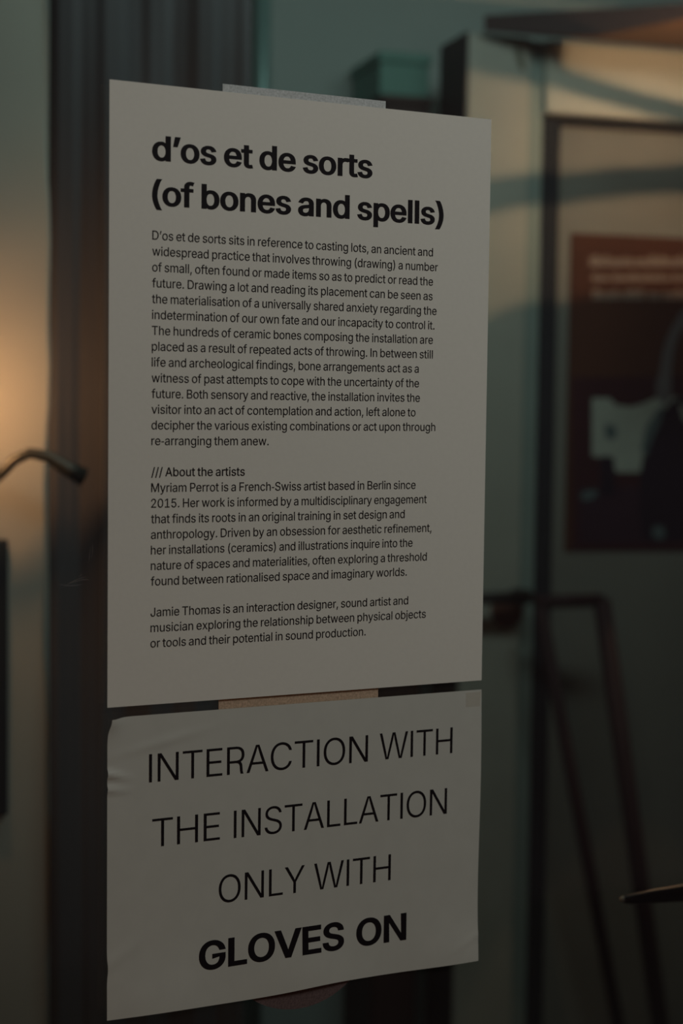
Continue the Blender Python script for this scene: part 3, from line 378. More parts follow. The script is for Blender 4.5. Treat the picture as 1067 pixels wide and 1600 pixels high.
    'w': '567;158,0,138,0,99,126 61,253,23,379,44,379 66,379,87,379,103,324 118,269,133,214,140,191 147,165,154,137,161,108 168,76,175,41,172,41 168,41,165,41,172,75 179,106,186,135,193,163 199,190,206,214,221,269 237,324,252,379,273,379 295,379,316,379,332,324 347,269,362,214,368,190 375,164,382,136,388,107 395,76,402,41,399,41 395,41,391,41,399,75 406,107,413,135,420,164 427,190,434,214,449,269 465,324,480,379,502,379 523,379,545,379,506,253 468,126,429,0,409,0 389,0,368,0,352,57 335,114,319,172,314,189 309,207,305,225,300,243 295,261,291,280,286,299 281,318,277,338,281,338 286,338,291,338,286,319 281,299,277,280,272,261 267,243,263,225,258,206 253,189,248,172,231,114 215,57,199,0,178,0',
    'x': '379;44,0,21,0,71,73 121,145,171,218,171,202 171,187,171,171,124,240 76,310,29,379,52,379 76,379,100,379,116,355 132,330,147,306,160,287 170,270,179,253,188,237 198,221,207,206,197,206 186,206,175,206,185,221 194,237,202,253,211,270 221,287,233,306,249,330 266,355,282,379,305,379 328,379,352,379,304,309 256,239,209,169,209,184 209,199,209,214,258,143 308,71,358,0,334,0 310,0,287,0,268,28 249,57,231,85,219,103 209,120,200,136,191,152 182,167,173,182,183,182 194,182,205,182,195,167 186,152,178,136,170,120 160,103,148,85,129,57 110,28,91,0,68,0',
    'y': '389;51,-140,47,-139,52,-121 57,-103,61,-86,65,-86 68,-87,71,-87,83,-90 94,-91,104,-89,114,-87 122,-82,130,-74,138,-66 145,-53,151,-36,155,-24 159,-13,163,-1,114,126 66,252,17,379,40,379 62,379,84,379,111,305 138,230,165,155,174,132 181,109,187,87,193,64 199,42,206,21,198,21 191,21,184,21,190,42 196,64,202,87,209,110 216,132,224,155,251,230 278,305,305,379,327,379 349,379,371,379,316,234 260,88,204,-58,196,-78 187,-94,177,-107,166,-120 153,-129,139,-136,125,-142 109,-145,91,-145,81,-145 72,-144,65,-143,57,-142',
    '’': '177;67,318,52,318,62,382 72,445,82,509,105,509 128,509,151,509,133,445 116,382,98,318,83,318',
    ' ': '188',
}
# ------------------------------------------------------------------ the inner white door with its panel
S = lambda px, py=400, t=0.0: at(px, py, t)[0]
zt = at(720, 50)[1]
s0, s1, s2, s3 = 0.0, S(822), S(850), S(886)
sR = 0.86
zi = at(930, 189, 0.02)[1]                         # top of the recessed panel
d2 = st(empty('door_2', wld(0.43, 0.05, 0)))
zb = 0.02
box('door_stile', (s0, s1, 0.0, 0.06, zb, zt), M['dimmed_white'], d2, bev=0.003)
box('door_moulding', (s1, s2, 0.016, 0.06, zb, zt), M['shaded_moulding'], d2, bev=0.003)
box('door_rail', (s2, sR, 0.003, 0.06, zi + 0.006, zt), M['door_white'], d2, bev=0.003)
box('door_rail', (s2, sR - 0.16, 0.003, 0.06, zb, zb + 0.12), M['door_white'], d2, bev=0.003)
box('door_stile', (sR - 0.16, sR, 0.0, 0.06, zb, zi + 0.006), M['door_white'], d2, bev=0.003)
box('door_seal', (s2, s3 - 0.004, 0.030, 0.06, zb + 0.12, zi + 0.006), M['seal'], d2, bev=0.002)
box('door_seal', (s3 - 0.004, sR - 0.16, 0.030, 0.06, zi - 0.008, zi + 0.006), M['seal'], d2, bev=0.002)
box('door_panel', (s3 - 0.004, sR - 0.16, 0.048, 0.06, zb + 0.12, zi - 0.008), M['panel_grey'], d2)
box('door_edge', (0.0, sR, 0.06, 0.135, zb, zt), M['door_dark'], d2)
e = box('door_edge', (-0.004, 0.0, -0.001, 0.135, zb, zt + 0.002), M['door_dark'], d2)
# a worn knot in the stile's paint near the top
ks, kz = at(812, 92)
V, F = [], []
for k in range(14):
    a = 2 * math.pi * k / 14
    V.append(wld(ks + 0.007 * math.cos(a) + 0.006 * math.sin(a) * -1, -0.0015, kz + 0.022 * math.sin(a)))
V.append(wld(ks, -0.0035, kz)); F = [(k, (k + 1) % 14, 14) for k in range(14)]
mk('paint_chip', V, F, mat('bare_wood', (0.16, 0.15, 0.11), 0.8, noise=0.3), d2)
# lever handle on the stile
hs, hz2 = at(800, 934, -0.05)
he = at(752, 934, -0.05)[0]
V, F = tube([wld(he - 0.03, -0.052, hz2), wld(he - 0.022, -0.052, hz2), wld(hs - 0.01, -0.052, hz2), wld(hs + 0.022, -0.052, hz2), wld(hs + 0.030, -0.045, hz2), wld(hs + 0.030, 0.001, hz2)],
            [0.008, 0.010, 0.012, 0.014, 0.014, 0.013], 16)
h2 = mk('door_handle', V, F, M['steel_dark'], d2, smooth=True); h2['label'] = 'dark lever handle on the white stile'
V, F = tube([wld(hs + 0.012, -0.012, hz2 - 0.030), wld(hs + 0.012, -0.003, hz2 - 0.030), wld(hs + 0.012, 0.0, hz2 - 0.030)], [0.026, 0.032, 0.033], 24)
mk('rosette', V, F, M['brass'], h2)['label'] = 'reddish brown round plate under the lever'

# ------------------------------------------------------------------ poster on the panel
PT = 0.0475


def pp(px, py): return at(px, py, PT)


ps0, pz1 = pp(891, 364); _, pz0 = pp(891, 862)
pw = (pz1 - pz0) / 1.414
po = box('poster', (ps0, ps0 + pw, PT - 0.0015, PT, pz0, pz1), M['poster_red'])
tag(po, 'dark red poster with pale text on the panel of the white framed door', 'poster')


def flat(name, pts, m, lay=1):
    V, F = prism([pp(*p) for p in pts][::-1], PT - 0.0015 - 0.0003 * lay, PT - 0.0015)
    return mk(name, V, F, m, po)


# illegible lines of pale print, built as soft word marks
for y, x0, h in [(409, 921, 15), (434, 925, 11), (461, 925, 14)]:
    x = x0
    while x < 1150:
        wd = random.choice([18, 26, 34, 42])
        x1 = min(x + wd, 1156)
        q = x
        while q < x1:
            g = random.choice([5, 6, 8]); hh = h * random.choice([1, .8, .8, 1.15])
            flat('print_mark', [(q, y + h / 2), (q + g - 1.2, y + h / 2), (q + g - 1.2, y + h / 2 - hh), (q, y + h / 2 - hh)], M['poster_text'])
            q += g
        x = x1 + 5
# the printed picture: pale building, rounded dark figure with a light scarf, plum ground
flat('printed_ground', [(893, 590), (1232, 586), (1232, 862), (893, 861)], M['poster_dusk'], 0.5)
flat('printed_ground', [(905, 762), (1195, 760), (1195, 848), (905, 848)], M['poster_plum'], 1)
flat('printed_building', [(924, 622), (952, 622), (962, 633), (985, 636), (1006, 630), (1024, 621), (1180, 619), (1180, 738), (962, 738), (955, 720), (924, 712)], M['poster_pale'], 2)
flat('printed_window', [(944, 668), (950, 662), (958, 664), (964, 676), (960, 686), (950, 687), (944, 680)], M['poster_blue'], 3)
flat('printed_post', [(938, 712), (958, 714), (962, 775), (936, 775)], M['poster_black'], 3)
flat('printed_figure', [(1003, 845), (998, 780), (1000, 735), (1006, 700), (1018, 668), (1034, 642), (1052, 625), (1072, 616), (1095, 625), (1120, 660), (1138, 710), (1146, 780), (1146, 845)], M['poster_black'], 4)
flat('printed_scarf', [(1088, 466), (1062, 490), (1044, 520), (1034, 552), (1030, 580), (1024, 600), (1024, 622), (1042, 634), (1048, 612), (1048, 580), (1051, 552), (1060, 522), (1076, 500), (1092, 486), (1110, 500), (1126, 540), (1130, 590), (1132, 622), (1146, 620), (1146, 560), (1136, 505), (1112, 470)], M['poster_lilac'], 5)
flat('printed_fold', [(1001, 700), (1008, 668), (1026, 640), (1036, 634), (1030, 660), (1016, 690), (1008, 716)], M['poster_blue'], 5)
flat('printed_spot', [(905, 775), (912, 767), (928, 765), (934, 770), (926, 779), (912, 783)], M['poster_blue'], 6)
flat('printed_spot', [(1018, 826), (1026, 820), (1036, 824), (1038, 838), (1028, 844), (1018, 838)], M['poster_blue'], 6)
flat('printed_spot', [(1060, 632), (1070, 634), (1074, 660), (1066, 656)], M['poster_pale'], 6)

# ------------------------------------------------------------------ splayed dark board over the door
zB = zt + 0.004
A = wld(S(757, 50), 0.0, zB); Bq = wld(S(757, 50), -0.03, zB)
C1 = wld(sR + 0.02, 0.0, zB)
# front right corner: point of the underside's level seen at (1067, 27), carried on to the board's end
d = FW + RT * ((1067 - 533.5) / FPX) - UP * ((27 - 800) / FPX); k = (zB - CAM.z) / d.z; Pf = CAM + d * k
u = (Pf - Bq); u.z = 0; Dq = Bq + u * 1.55
C1 = wld((Dq - ORG).dot(US) + 0.06, 0.0, zB)
top = 0.020
V = [A, Bq, Dq, C1] + [v + Vector((0, 0, top)) for v in (A, Bq, Dq, C1)]
F = [(0, 1, 2, 3), (7, 6, 5, 4), (0, 4, 5, 1), (1, 5, 6, 2), (2, 6, 7, 3), (3, 7, 4, 0)]
tag(mk('wooden_board', V, F, M['wood_dark']), 'dark wooden board jutting out over the top edge of the white framed door', 'board')
brd = bpy.data.objects['wooden_board']
hv = (Dq - Bq); hv.z = 0; hv.normalize(); hn = Vector((hv.y, -hv.x, 0))


def onedge(px, py):
    d = FW + RT * ((px - 533.5) / FPX) - UP * ((py - 800) / FPX); k = (Bq - CAM).dot(hn) / d.dot(hn); return CAM + d * k


E_ = [onedge(757, 50), onedge(930, 57), onedge(1067, 30), onedge(1120, 22)]
T_ = [Vector((e.x, e.y, zB + 0.022)) for e in E_]
V = E_ + T_[::-1]; V = V + [v + hn * 0.004 for v in V]
F = [tuple(range(8)), tuple(range(15, 7, -1))] + [(i, i + 8, (i + 1) % 8 + 8, (i + 1) % 8) for i in range(8)]
mk('fascia', V, F, M['board_edge'], brd)['label'] = 'nearly black front edging, deeper at the left'

# ------------------------------------------------------------------ cabinet, box, pipe, curtain behind
cs0, cz = at(602, 146, 0.16); cs1 = S(716, 146, 0.16)
c = empty('tall_cabinet', wld((cs0 + cs1) / 2, 0.25, 0))
tag(c, 'tall dark cabinet close beside the left edge of the white framed door', 'cabinet')
box('body', (cs0, -0.008, 0.18, 0.355, 0.06, cz - 0.015), M['cabinet'], c, bev=0.003)
box('plinth', (cs0 + 0.01, -0.015, 0.19, 0.355, 0.0, 0.06), M['cabinet'], c)
box('top_board', (cs0 - 0.004, -0.007, 0.165, 0.355, cz - 0.015, cz), M['cabinet'], c, bev=0.002)
box('cabinet_door', (cs0 + 0.004, -0.012, 0.165, 0.179, 0.07, cz - 0.02), M['cabinet'], c, bev=0.002)
bs0, bz = at(592, 78, 0.17)
b = empty('storage_box', wld((bs0 + 0) / 2, 0.25, cz))
tag(b, 'teal storage box lying on top of the tall dark cabinet', 'box')
box('body', (cs0 - 0.006, -0.010, 0.175, 0.345, cz, bz - 0.02), M['teal_box'], b, bev=0.004)
box('lid', (cs0 - 0.010, -0.007, 0.170, 0.350, bz - 0.02, bz), M['teal_box'], b, bev=0.004)

p0 = S(410, 60, 0.31)
pi = empty('wall_pipe', wld(p0, 0.10, 0)); tag(pi, 'glossy teal grey vertical pipe between the dark curtain and the pale wall', 'pipe')
V, F = tube([wld(p0, 0.31, z) for z in (0.0, 1.0, 2.0, 3.0)], 0.016, 20); mk('pipe', V, F, M['pipe'], pi, smooth=True).name = 'tube'
for z in (0.35, 1.15, 2.6):
    V, F = tube([wld(p0, 0.31, z), wld(p0, 0.31, z + 0.02)], 0.020, 20); mk('collar', V, F, M['steel_dark'], pi)
    box('bracket', (p0 - 0.008, p0 + 0.008, 0.31, 0.36, z + 0.003, z + 0.017), M['steel_dark'], pi)

# pleated dark curtain
ct = -0.752
a0, a1 = S(77, 400, ct), S(388, 400, ct)
V, F = [], []
NS, NZ = 130, 24
for j in range(NZ + 1):
    z = 0.03 + (2.85 - 0.03) * j / NZ
    for i in range(NS + 1):
        f_ = i / NS; s = a0 + (a1 - a0) * f_
        y = -0.0045 * math.sin(f_ * 2 * math.pi * 4.3 + 0.5 * math.sin(z * 1.7)) + 0.0008 * math.sin(f_ * 2 * math.pi * 13 + z) + 0.008 * math.sin(z * 5 + f_ * 9)
        V.append(wld(s, ct + y, z))
for j in range(NZ):
    for i in range(NS):
        q = j * (NS + 1) + i; F.append((q, q + 1, q + NS + 2, q + NS + 1))
cu = empty('curtain', wld((a0 + a1) / 2, ct, 0)); tag(cu, 'dark grey pleated curtain hanging behind the glass, left of the vertical pipe', 'curtain')
fb = mk('fabric', V, F, M['curtain'], cu, smooth=True)
sm = fb.modifiers.new('thickness', 'SOLIDIFY'); sm.thickness = 0.003
V, F = tube([wld(a0 - 0.15, ct, 2.87), wld(a1 + 0.05, ct, 2.87)], 0.014, 14); mk('curtain_rod', V, F, M['steel_dark'], cu)
for q in (a0 - 0.08, a1 + 0.03):
    V, F = tube([wld(q, ct, 2.87), wld(q, ct, 3.0)], 0.008, 10); mk('rod_hanger', V, F, M['steel_dark'], cu)

# ------------------------------------------------------------------ pale post at the left with lamp and framed board
pt = -0.75
e1 = S(76, 400, pt)
V, F = [], []
zs = [i * 3.0 / 60 for i in range(61)]
rim = [(e1 + 0.003 * math.sin(z * 9) + 0.0015 * math.sin(z * 31)) for z in zs]
for z, r in zip(zs, rim):
    V += [wld(e1 - 0.30, pt, z), wld(r - 0.004, pt, z), wld(r, pt + 0.004, z), wld(r, pt + 0.12, z), wld(e1 - 0.30, pt + 0.12, z)]
for i in range(60):
    for k in range(5):
        F.append((i * 5 + k, i * 5 + (k + 1) % 5, i * 5 + 5 + (k + 1) % 5, i * 5 + 5 + k))
F.append((4, 3, 2, 1, 0)); F.append(tuple(300 + k for k in range(5)))
st(mk('trim_1', V, F, M['post_white']))

# wall lamp: bulb just outside the frame, its dark curved arm dipping into view
wl = empty('wall_lamp', GLOW - Vector((0, 0, 0.1)))
tag(wl, 'dark curved lamp arm beside the warm glow on the pale post', 'lamp')
arm = []
for px, py, t in [(-70, 790, pt), (-62, 775, pt - 0.05), (-30, 764, pt - 0.075), (0, 742, pt - 0.08), (22, 719, pt - 0.08), (46, 708, pt - 0.08), (75, 713, pt - 0.08), (104, 732, pt - 0.08), (132, 746, pt - 0.08)]:
    s, z = at(px, py, t); arm.append(wld(s, t, z))
V, F = tube(arm, [0.0065] * 6 + [0.0075, 0.0095, 0.011], 12); mk('arm', V, F, M['lamp_metal'], wl, smooth=True)
gs_, gz_ = GS, GZ
V, F = tube([GLOW + Vector((0, 0, 0.050)), GLOW + Vector((0, 0, 0.045)), GLOW + Vector((0, 0, 0.042))], [0.006, 0.022, 0.024], 20); mk('cap', V, F, M['lamp_metal'], wl)

fr = empty('picture_frame', wld(S(-40, 1000, pt), pt, at(0, 1275, pt)[1]))
tag(fr, 'dark blue framed board hanging on the pale post at the left border', 'frame')
fs0, fs1 = S(-95, 1000, pt), S(11, 1000, pt); fz0, fz1 = at(0, 1270, pt)[1], at(0, 842, pt)[1]
box('backing', (fs0 + 0.01, fs1 - 0.01, pt - 0.008, pt - 0.0005, fz0 + 0.01, fz1 - 0.01), M['blue_black'], fr)
for r in [(fs0, fs0 + 0.014, fz0, fz1), (fs1 - 0.014, fs1, fz0, fz1), (fs0 + 0.014, fs1 - 0.014, fz0, fz0 + 0.014), (fs0 + 0.014, fs1 - 0.014, fz1 - 0.014, fz1)]:
    box('frame_bar', (r[0], r[1], pt - 0.014, pt - 0.0005, r[2], r[3]), M['blue_black'], fr, bev=0.002)

# ------------------------------------------------------------------ dark red steel stand in front of the door
tt = -0.10
q0, q1 = at(836, 941, tt), at(940, 938, tt); q2 = at(1031, 1600, tt)
k = (q1[1]) / (q1[1] - q2[1]); foot = q1[0] + (q2[0] - q1[0]) * k
sd = empty('steel_stand', wld((q0[0] + foot) / 2, tt, 0))
tag(sd, 'dark red steel stand with a slanting leg below the red poster', 'stand')
V, F = tube([wld(q0[0], tt, q1[1]), wld(q1[0], tt, q1[1])], 0.0125, 16); mk('top_bar', V, F, M['red_steel'], sd, smooth=True)
V, F = tube([wld(q1[0], tt, q1[1]), wld(foot, tt, 0.0)], 0.0165, 16); mk('leg', V, F, M['red_steel'], sd, smooth=True)
q3 = at(956, 1600, tt + 0.07); foot2 = q0[0] + 0.008 + (q3[0] - q0[0]) * k
V, F = tube([wld(q0[0] + 0.008, tt, q1[1]), wld(foot2, tt + 0.07 * k, 0.0)], 0.012, 16); mk('leg', V, F, M['red_steel'], sd, smooth=True)  # added rear leg in place of the front leg's dim shadow

# ------------------------------------------------------------------ pendant lamp right of the frame: unseen blades added around the bulb to throw the bands
pl = empty('pendant_lamp', LAMP - Vector((0, 0, 0.32))); tag(pl, 'unseen hanging lamp with added shadow-casting blades right of the red poster', 'lamp')


def blade(name, rr, zc, h, tilt, a0=72, a1=168):
    """an added curved light blocker on the left of the bulb, tilted along s"""
    n = 26; V, F = [], []
    for k in range(n + 1):
        a = math.radians(a0 + (a1 - a0) * k / n)
        for dr, dz in ((0, -h / 2), (0.0015, -h / 2), (0.0015, h / 2), (0, h / 2)):
            s = (rr + dr) * math.cos(a); t = (rr + dr) * math.sin(a)
            V.append(LAMP + US * s + UT * t + Vector((0, 0, zc + dz + tilt * s)))
    for k in range(n):
        for q in range(4):
            F.append((k * 4 + q, k * 4 + (q + 1) % 4, (k + 1) * 4 + (q + 1) % 4, (k + 1) * 4 + q))
    F.append((3, 2, 1, 0)); F.append(tuple(n * 4 + k for k in range(4)))
    return mk(name, V, F, M['lamp_metal'], pl)


blade('shadow_blade', 0.10, 0.0141, 0.0105, -0.16, 66, 150)
blade('shadow_blade', 0.10, -0.0191, 0.0130, 0.106, 66, 150)
blade('shadow_flap', 0.1035, 0.0345, 0.033, 0.0, 118, 150)
blade('shadow_skirt', 0.10, -0.196, 0.250, 0.0, 60, 160)  # added skirt that cuts the lamp light off lower down
for k in range(2):
    a = math.radians(73 + 94 * k)
    q = LAMP + US * 0.1 * math.cos(a) + UT * 0.1 * math.sin(a)
    V, F = tube([q + Vector((0, 0, -0.065)), q + Vector((0, 0, 0.066)), LAMP + Vector((0, 0, 0.14))], 0.0015, 6); mk('wire', V, F, M['lamp_metal'], pl)
V, F = tube([LAMP + Vector((0, 0, 0.016)), LAMP + Vector((0, 0, 0.14)), (LAMP.x, LAMP.y, 3.0)], [0.010, 0.008, 0.004], 10); mk('cord', V, F, M['lamp_metal'], pl)

# ------------------------------------------------------------------ the two notices taped to the glass
H1, H0 = 0.420, 0.2095


def lift1(x, z):                                   # upper sheet: nearly flat, a slow bow
    return 0.0009 + 0.0006 * math.sin(x * 11) * math.sin(z * 9 + 1)


def lift0(x, z):                                   # lower sheet: limp, dented at its left edge, rippled along the bottom
    r = 0.0012 + 0.0008 * math.sin(x * 20 + 0.7) * (0.5 + 0.5 * math.cos(z * 15))
    r += 0.0022 * math.exp(-(z / 0.030) ** 2) * math.sin(x * 26 + 0.6) ** 2
    for cx, cz_, sx, sz, am, tl_ in ((0.000, 0.171, 0.011, 0.0022, 0.0022, -0.25), (0.000, 0.160, 0.012, 0.0018, 0.0016, -0.1), (0.295, 0.020, 0.02, 0.003, 0.0004, 0.5), (0.003, 0.040, 0.02, 0.005, 0.0005, 0.6), (0.040, 0.190, 0.03, 0.003, 0.0006, 0.2)):
        r += am * math.exp(-((x - cx) / sx) ** 2 - ((z - cz_ - tl_ * (x - cx)) / sz) ** 2)
    dd = math.hypot(x, z - H0)
    r += 0.0025 * math.exp(-(dd / 0.010) ** 2)
    return r


def sheet(name, w_, h_, zb_, lift, material, nx, nz, edge=None):
    V, F = [], []
    for side in (0, 1):
        for j in range(nz + 1):
            for i in range(nx + 1):
                x = w_ * i / nx; z = h_ * j / nz
                X, Zz = (x, z) if edge is None else edge(x, z)
                V.append(Vector((X, -lift(x, z) + 0.00013 * side, Z0 + zb_ + Zz)))
    n = (nx + 1) * (nz + 1); W_ = nx + 1
    for j in range(nz):
        for i in range(nx):
            q = j * W_ + i
            F.append((q, q + 1, q + W_ + 1, q + W_)); F.append((n + q, n + q + W_, n + q + W_ + 1, n + q + 1))
    return mk(name, V, F, material, None, base=Vector((w_ / 2, 0, Z0 + zb_)), smooth=True)


def edge0(x, z):
    f_ = 1 - z / H0; g_ = z / H0
    dz = f_ * (0.0004 - 0.0018 * math.exp(-((x - 0.105) / 0.05) ** 2) + 0.0008 * math.exp(-((x - 0.17) / 0.03) ** 2))
    dd = math.exp(-(math.hypot(x, z - H0) / 0.008) ** 2)
    dx = 0.0026 * dd * (1 - x / 0.297)
    dx += (-0.0006 * math.sin(g_ * 6.5)) * (x / 0.297)
    dx += 0.0007 * math.exp(-((z - 0.035) / 0.006) ** 2) * (1 - x / 0.297)
    return x + dx, z + dz - 0.0012 * dd


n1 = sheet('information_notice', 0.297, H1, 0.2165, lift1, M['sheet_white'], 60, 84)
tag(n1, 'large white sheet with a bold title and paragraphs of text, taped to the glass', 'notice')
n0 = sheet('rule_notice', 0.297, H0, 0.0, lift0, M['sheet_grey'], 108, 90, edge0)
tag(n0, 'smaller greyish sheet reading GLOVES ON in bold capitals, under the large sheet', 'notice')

R_LEG = '240,236,240,255,250,255 255,255,262,255,330,250 366,215,370,150,374,90 374,40,396,0,374,0 352,0,330,0,312,40 312,90,309,135,306,180 285,198,240,198,240,217'


def parse(sx):
    return [[tuple(float(v) for v in q.split(',')) for q in c.split()] for c in sx.split(';')]


FONT = {}
for ch, sx in GLYPHS.items():
    a, _, rest = sx.partition(';')
    FONT[ch] = (float(a), parse(rest) if rest else [])
FONT['l'] = (167, parse('53,0,53,0,53,0 53,509,53,509,53,509 114,509,114,509,114,509 114,0,114,0,114,0'))
FONT['I'] = (185, parse('60,0,60,0,60,0 60,509,60,509,60,509 125,509,125,509,125,509 125,0,125,0,125,0'))
FONT['-'] = (235, parse('35,160,35,160,35,160 35,210,35,210,35,210 200,210,200,210,200,210 200,160,200,160,200,160'))
FONT['N'] = (523, [[(x, y) * 3 for x, y in ((60, 0), (60, 509), (138, 509), (400, 98), (400, 509), (463, 509), (463, 0), (386, 0), (123, 412), (123, 0))]])
FONT['R'] = (449, FONT['R'][1][:1] + parse(R_LEG)) 


def sample(c, n=4):
    out = []
    for i in range(len(c)):
        p, q = c[i], c[(i + 1) % len(c)]
        a, b_, c_, d_ = Vector(p[2:4]), Vector(p[4:6]), Vector(q[0:2]), Vector(q[2:4])
        ch_ = (d_ - a)
        L = ch_.length
        bend = 0 if L < 1e-6 else (abs(ch_.cross(b_ - a)) + abs(ch_.cross(c_ - a))) / L
        k = 1 if bend < 1.5 else n
        for j in range(k):
            u = j / k
            out.append(a * (1 - u) ** 3 + b_ * 3 * u * (1 - u) ** 2 + c_ * 3 * u * u * (1 - u) + d_ * u ** 3)
    r = []
    for v in out:
        if not r or (v - r[-1]).length > 0.8: r.append(v)
    if (r[0] - r[-1]).length < 0.8: r.pop()
    return r


def sarea(P): return 0.5 * sum(P[i - 1].x * P[i].y - P[i].x * P[i - 1].y for i in range(len(P)))


def grow(P, dx, dy, sg):
    """move an outline outwards (weight of the type), mitred; sg is the sign of an outer outline"""
    if dx == 0 and dy == 0: return P
    out = []; n = len(P)
    for i in range(n):
        e1_ = (P[i] - P[i - 1]).normalized(); e2_ = (P[(i + 1) % n] - P[i]).normalized()
        n1_ = Vector((e1_.y, -e1_.x)) * sg; n2_ = Vector((e2_.y, -e2_.x)) * sg
        mm = n1_ + n2_
        if mm.length < 0.2: mm = n1_.copy()
        mm.normalize(); k = 1 / max(0.45, mm.dot(n1_))
        out.append(Vector((P[i].x + mm.x * k * dx, P[i].y + mm.y * k * dy)))
    return out


CACHE = {}


def fill(G):
    """trapezoids of the non-zero fill of a set of outlines"""
    E = []
    for P in G:
        for i in range(len(P)):
            a, b_ = P[i - 1], P[i]
            if abs(a.y - b_.y) > 1e-6: E.append((a, b_, 1) if a.y < b_.y else (b_, a, -1))
    ys = set()
    for a, b_, _ in E: ys.add(round(a.y, 3)); ys.add(round(b_.y, 3))
    for i in range(len(E)):
        a, b_, _ = E[i]
        for j in range(i):
            c_, d_, _ = E[j]
            if a.y >= d_.y or c_.y >= b_.y: continue
            r = b_ - a; q = d_ - c_; den = r.cross(q)
            if abs(den) < 1e-6: continue
            u = (c_ - a).cross(q) / den; v = (c_ - a).cross(r) / den
            if 1e-4 < u < 1 - 1e-4 and 1e-4 < v < 1 - 1e-4: ys.add(round(a.y + r.y * u, 3))
    ys = sorted(ys); V, F = [], []
    for y0, y1 in zip(ys, ys[1:]):
        if y1 - y0 < 0.01: continue
        ym = (y0 + y1) / 2; X = []
        for a, b_, wd in E:
            if a.y < ym < b_.y:
                k = (b_.x - a.x) / (b_.y - a.y)
                X.append((a.x + k * (ym - a.y), a.x + k * (y0 - a.y), a.x + k * (y1 - a.y), wd))
        X.sort(); wn = 0
        for e in X:
            if wn == 0: st_ = e
            wn += e[3]
            if wn == 0:
                q = len(V); V += [(st_[1], y0), (e[1], y0), (e[2], y1), (st_[2], y1)]
                F += [(q, q + 1, q + 2), (q, q + 2, q + 3)]
    return V, F


def glyph(ch, dx, dy):
    key = (ch, dx, dy)
    if key in CACHE: return CACHE[key]
    adv, cs = FONT[ch]
    Ps = [sample(c) for c in cs]
    V, F = [], []
    if Ps:
        ar = [sarea(P) for P in Ps]; sg = 1 if max(ar, key=abs) > 0 else -1
        V, F = fill([grow(P, dx, dy, sg) for P in Ps])
    CACHE[key] = (adv, V, F)
    return CACHE[key]


def ink_line(name, parent, text, x0, x1, zb_, capheight, lift, zoff, dx=0, dy=0, label=None, shear=0.0, track=0):
    """one printed line: text between x0 and x1 on the sheet, baseline zb_, all in metres"""
    adv = 0; V2, F2 = [], []
    for ch in text:
        a, V, F = glyph(ch, dx, dy)
        b_ = len(V2)
        V2 += [(x + adv, y) for x, y in V]; F2 += [tuple(b_ + q for q in t_) for t_ in F]
        adv += (a if ch != ' ' else 150) + dx * 0.9 + track
    lo, hi = min(v[0] for v in V2), max(v[0] for v in V2)
    ky = capheight / (509 + 2 * dy); kx = (x1 - x0) / (hi - lo)
    W3 = []
    for x, y in V2:
        X = x0 + (x - lo) * kx; Zl = zb_ + (y + dy) * ky
        X += shear * (y) * ky
        W3.append(Vector((X, -lift(X, Zl) - 0.00012, Z0 + zoff + Zl)))
    # make every triangle face the reader
    FF = []
    for a, b_, c_ in F2:
        nrm = (W3[b_] - W3[a]).cross(W3[c_] - W3[a])
        FF.append((a, b_, c_) if nrm.y < 0 else (a, c_, b_))
    o = mk(name, W3, FF, M['ink'], parent)
    if label: o['label'] = label
    return o


def L1(x0, x1, z, text, cap, name='text_line', dx=0, dy=0, label=None, track=-9):
    ink_line(name, n1, text, x0 / 1000, x1 / 1000, z / 1000 - 0.2165, cap / 1000, lift1, 0.2165, dx, dy, label, track=track)


L1(30.2, 197.9, 585.9, 'd’os et de sorts', 16.8, 'title_line', 25, 13, 'bold black title line', -26)
L1(30.3, 257.3, 556.0, '(of bones and spells)', 16.8, 'title_line', 25, 13, 'bold black title line', -26)
BODY = [('D’os et de sorts sits in reference to casting lots, an ancient and', 248.8),
        ('widespread practice that involves throwing (drawing) a number', 253.1),
        ('of small, often found or made items so as to predict or read the', 249.2),
        ('future. Drawing a lot and reading its placement can be seen as', 249.0),
        ('the materialisation of a universally shared anxiety regarding the', 252.6),
        ('indetermination of our own fate and our incapacity to control it.', 251.0),
        ('The hundreds of ceramic bones composing the installation are', 249.8),
        ('placed as a result of repeated acts of throwing. In between still', 249.9),
        ('life and archeological findings, bone arrangements act as a', 238.2),
        ('witness of past attempts to cope with the uncertainty of the', 238.6),
        ('future. Both sensory and reactive, the installation invites the', 239.5),
        ('visitor into an act of contemplation and action, left alone to', 236.0),
        ('decipher the various existing combinations or act upon through', 252.9),
        ('re-arranging them anew.', 117.9), None,
        ('/// About the artists', 99.8),
        ('Myriam Perrot is a French-Swiss artist based in Berlin since', 236.9),
        ('2015. Her work is informed by a multidisciplinary engagement', 246.5),
        ('that finds its roots in an original training in set design and', 228.0),
        ('anthropology. Driven by an obsession for aesthetic refinement,', 251.0),
        ('her installations (ceramics) and illustrations inquire into the', 235.0),
        ('nature of spaces and materialities, often exploring a threshold', 247.3),
        ('found between rationalised space and imaginary worlds.', 230.5), None,
        ('Jamie Thomas is an interaction designer, sound artist and', 232.0),
        ('musician exploring the relationship between physical objects', 247.2),
        ('or tools and their potential in sound production.', 196.8)]
for i, ln in enumerate(BODY):
    if ln is None: continue
    z = 533.0 - i * (533.0 - 255.9) / 26
    head = ln[0].startswith('///')
    L1(30.6, ln[1], z, ln[0], 6.1, 'text_line', 9 if head else 5, 6 if head else 3, 'slightly bolder subheading line' if head else None)


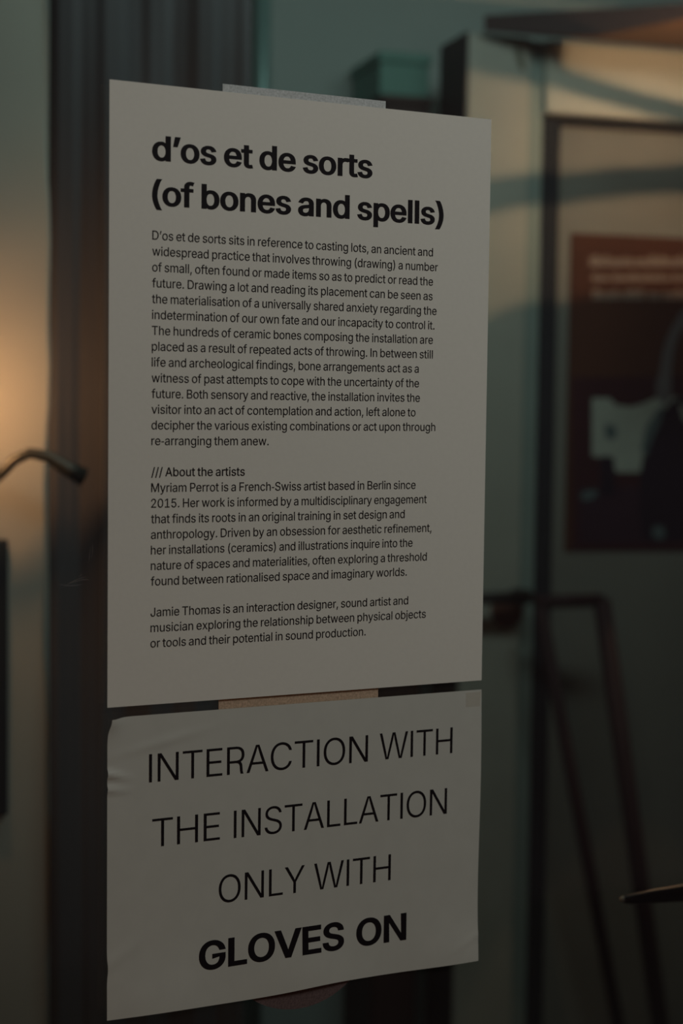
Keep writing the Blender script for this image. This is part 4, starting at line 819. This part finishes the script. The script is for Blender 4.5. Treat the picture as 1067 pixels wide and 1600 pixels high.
def L0(x0, x1, z, text, cap=19.6, bold=False):
    ink_line('text_line', n0, text, x0 / 1000, x1 / 1000, z / 1000, cap / 1000, lift0, 0.0, 26 if bold else -5, 18 if bold else -7,
             'heavy black capital letters' if bold else 'thin black capital letters', track=-26 if bold else -20)


L0(30.0, 200.1, 162.6, 'INTERACTION'); L0(209.8, 272.0, 162.9, 'WITH')
L0(32.5, 83.0, 117.2, 'THE'); L0(93.6, 268.0, 117.0, 'INSTALLATION')
L0(82.4, 149.8, 71.6, 'ONLY'); L0(157.4, 220.8, 71.6, 'WITH')
L0(67.5, 182.4, 25.0, 'GLOVES', 20.6, True); L0(192.6, 234.8, 24.6, 'ON', 20.6, True)

# clear tape across the lower sheet's upper right corner
V, F = [], []
for i in range(7):
    for j in range(5):
        x = 0.283 + 0.013 * i / 6; z = 0.197 + 0.011 * j / 4
        V.append(Vector((x, -lift0(x, z) - 0.0002, Z0 + z)))
for i in range(6):
    for j in range(4):
        q = i * 5 + j; F.append((q, q + 5, q + 6, q + 1))
mk('tape_strip', V, F, M['tape'], n0)['label'] = 'small strip of clear tape on the corner'

# frosted film on the glass behind the sheets: an upright bar with a round dot under it
dc = empty('film_strip', (0.145, 0, Z0 + 0.59)); tag(dc, 'pale grainy film strip stuck on the glass, showing above the large sheet', 'decal')
V, F = prism([(0.0815, Z0 + 0.590), (0.2083, Z0 + 0.590), (0.2083, Z0 + 0.6418), (0.0815, Z0 + 0.6418)], 0.0002, 0.00055, f=xyz)
mk('film', V, F, M['film'], dc)
V, F = prism([(0.0820, Z0 + 0.180), (0.2086, Z0 + 0.180), (0.2086, Z0 + 0.240), (0.0820, Z0 + 0.240)], 0.0001, 0.0005, f=xyz)
tag(mk('brown_tape', V, F, M['tape_brown']), 'wide brown tape showing in the gap between the two sheets', 'tape')
V, F = [], []
cx, cz3, rr = 0.1475, 0.0485, 0.0633
V, F = prism([(cx + rr * math.cos(2 * math.pi * k / 72), Z0 + cz3 + rr * math.sin(2 * math.pi * k / 72)) for k in range(72)], 0.0002, 0.00055, f=xyz)
tag(mk('round_sticker', V, F, M['film_brown'], None), 'round brown film sticker on the glass peeking out under the lower sheet', 'sticker')

for o in bpy.data.objects:
    if '_b' in o: del o['_b']
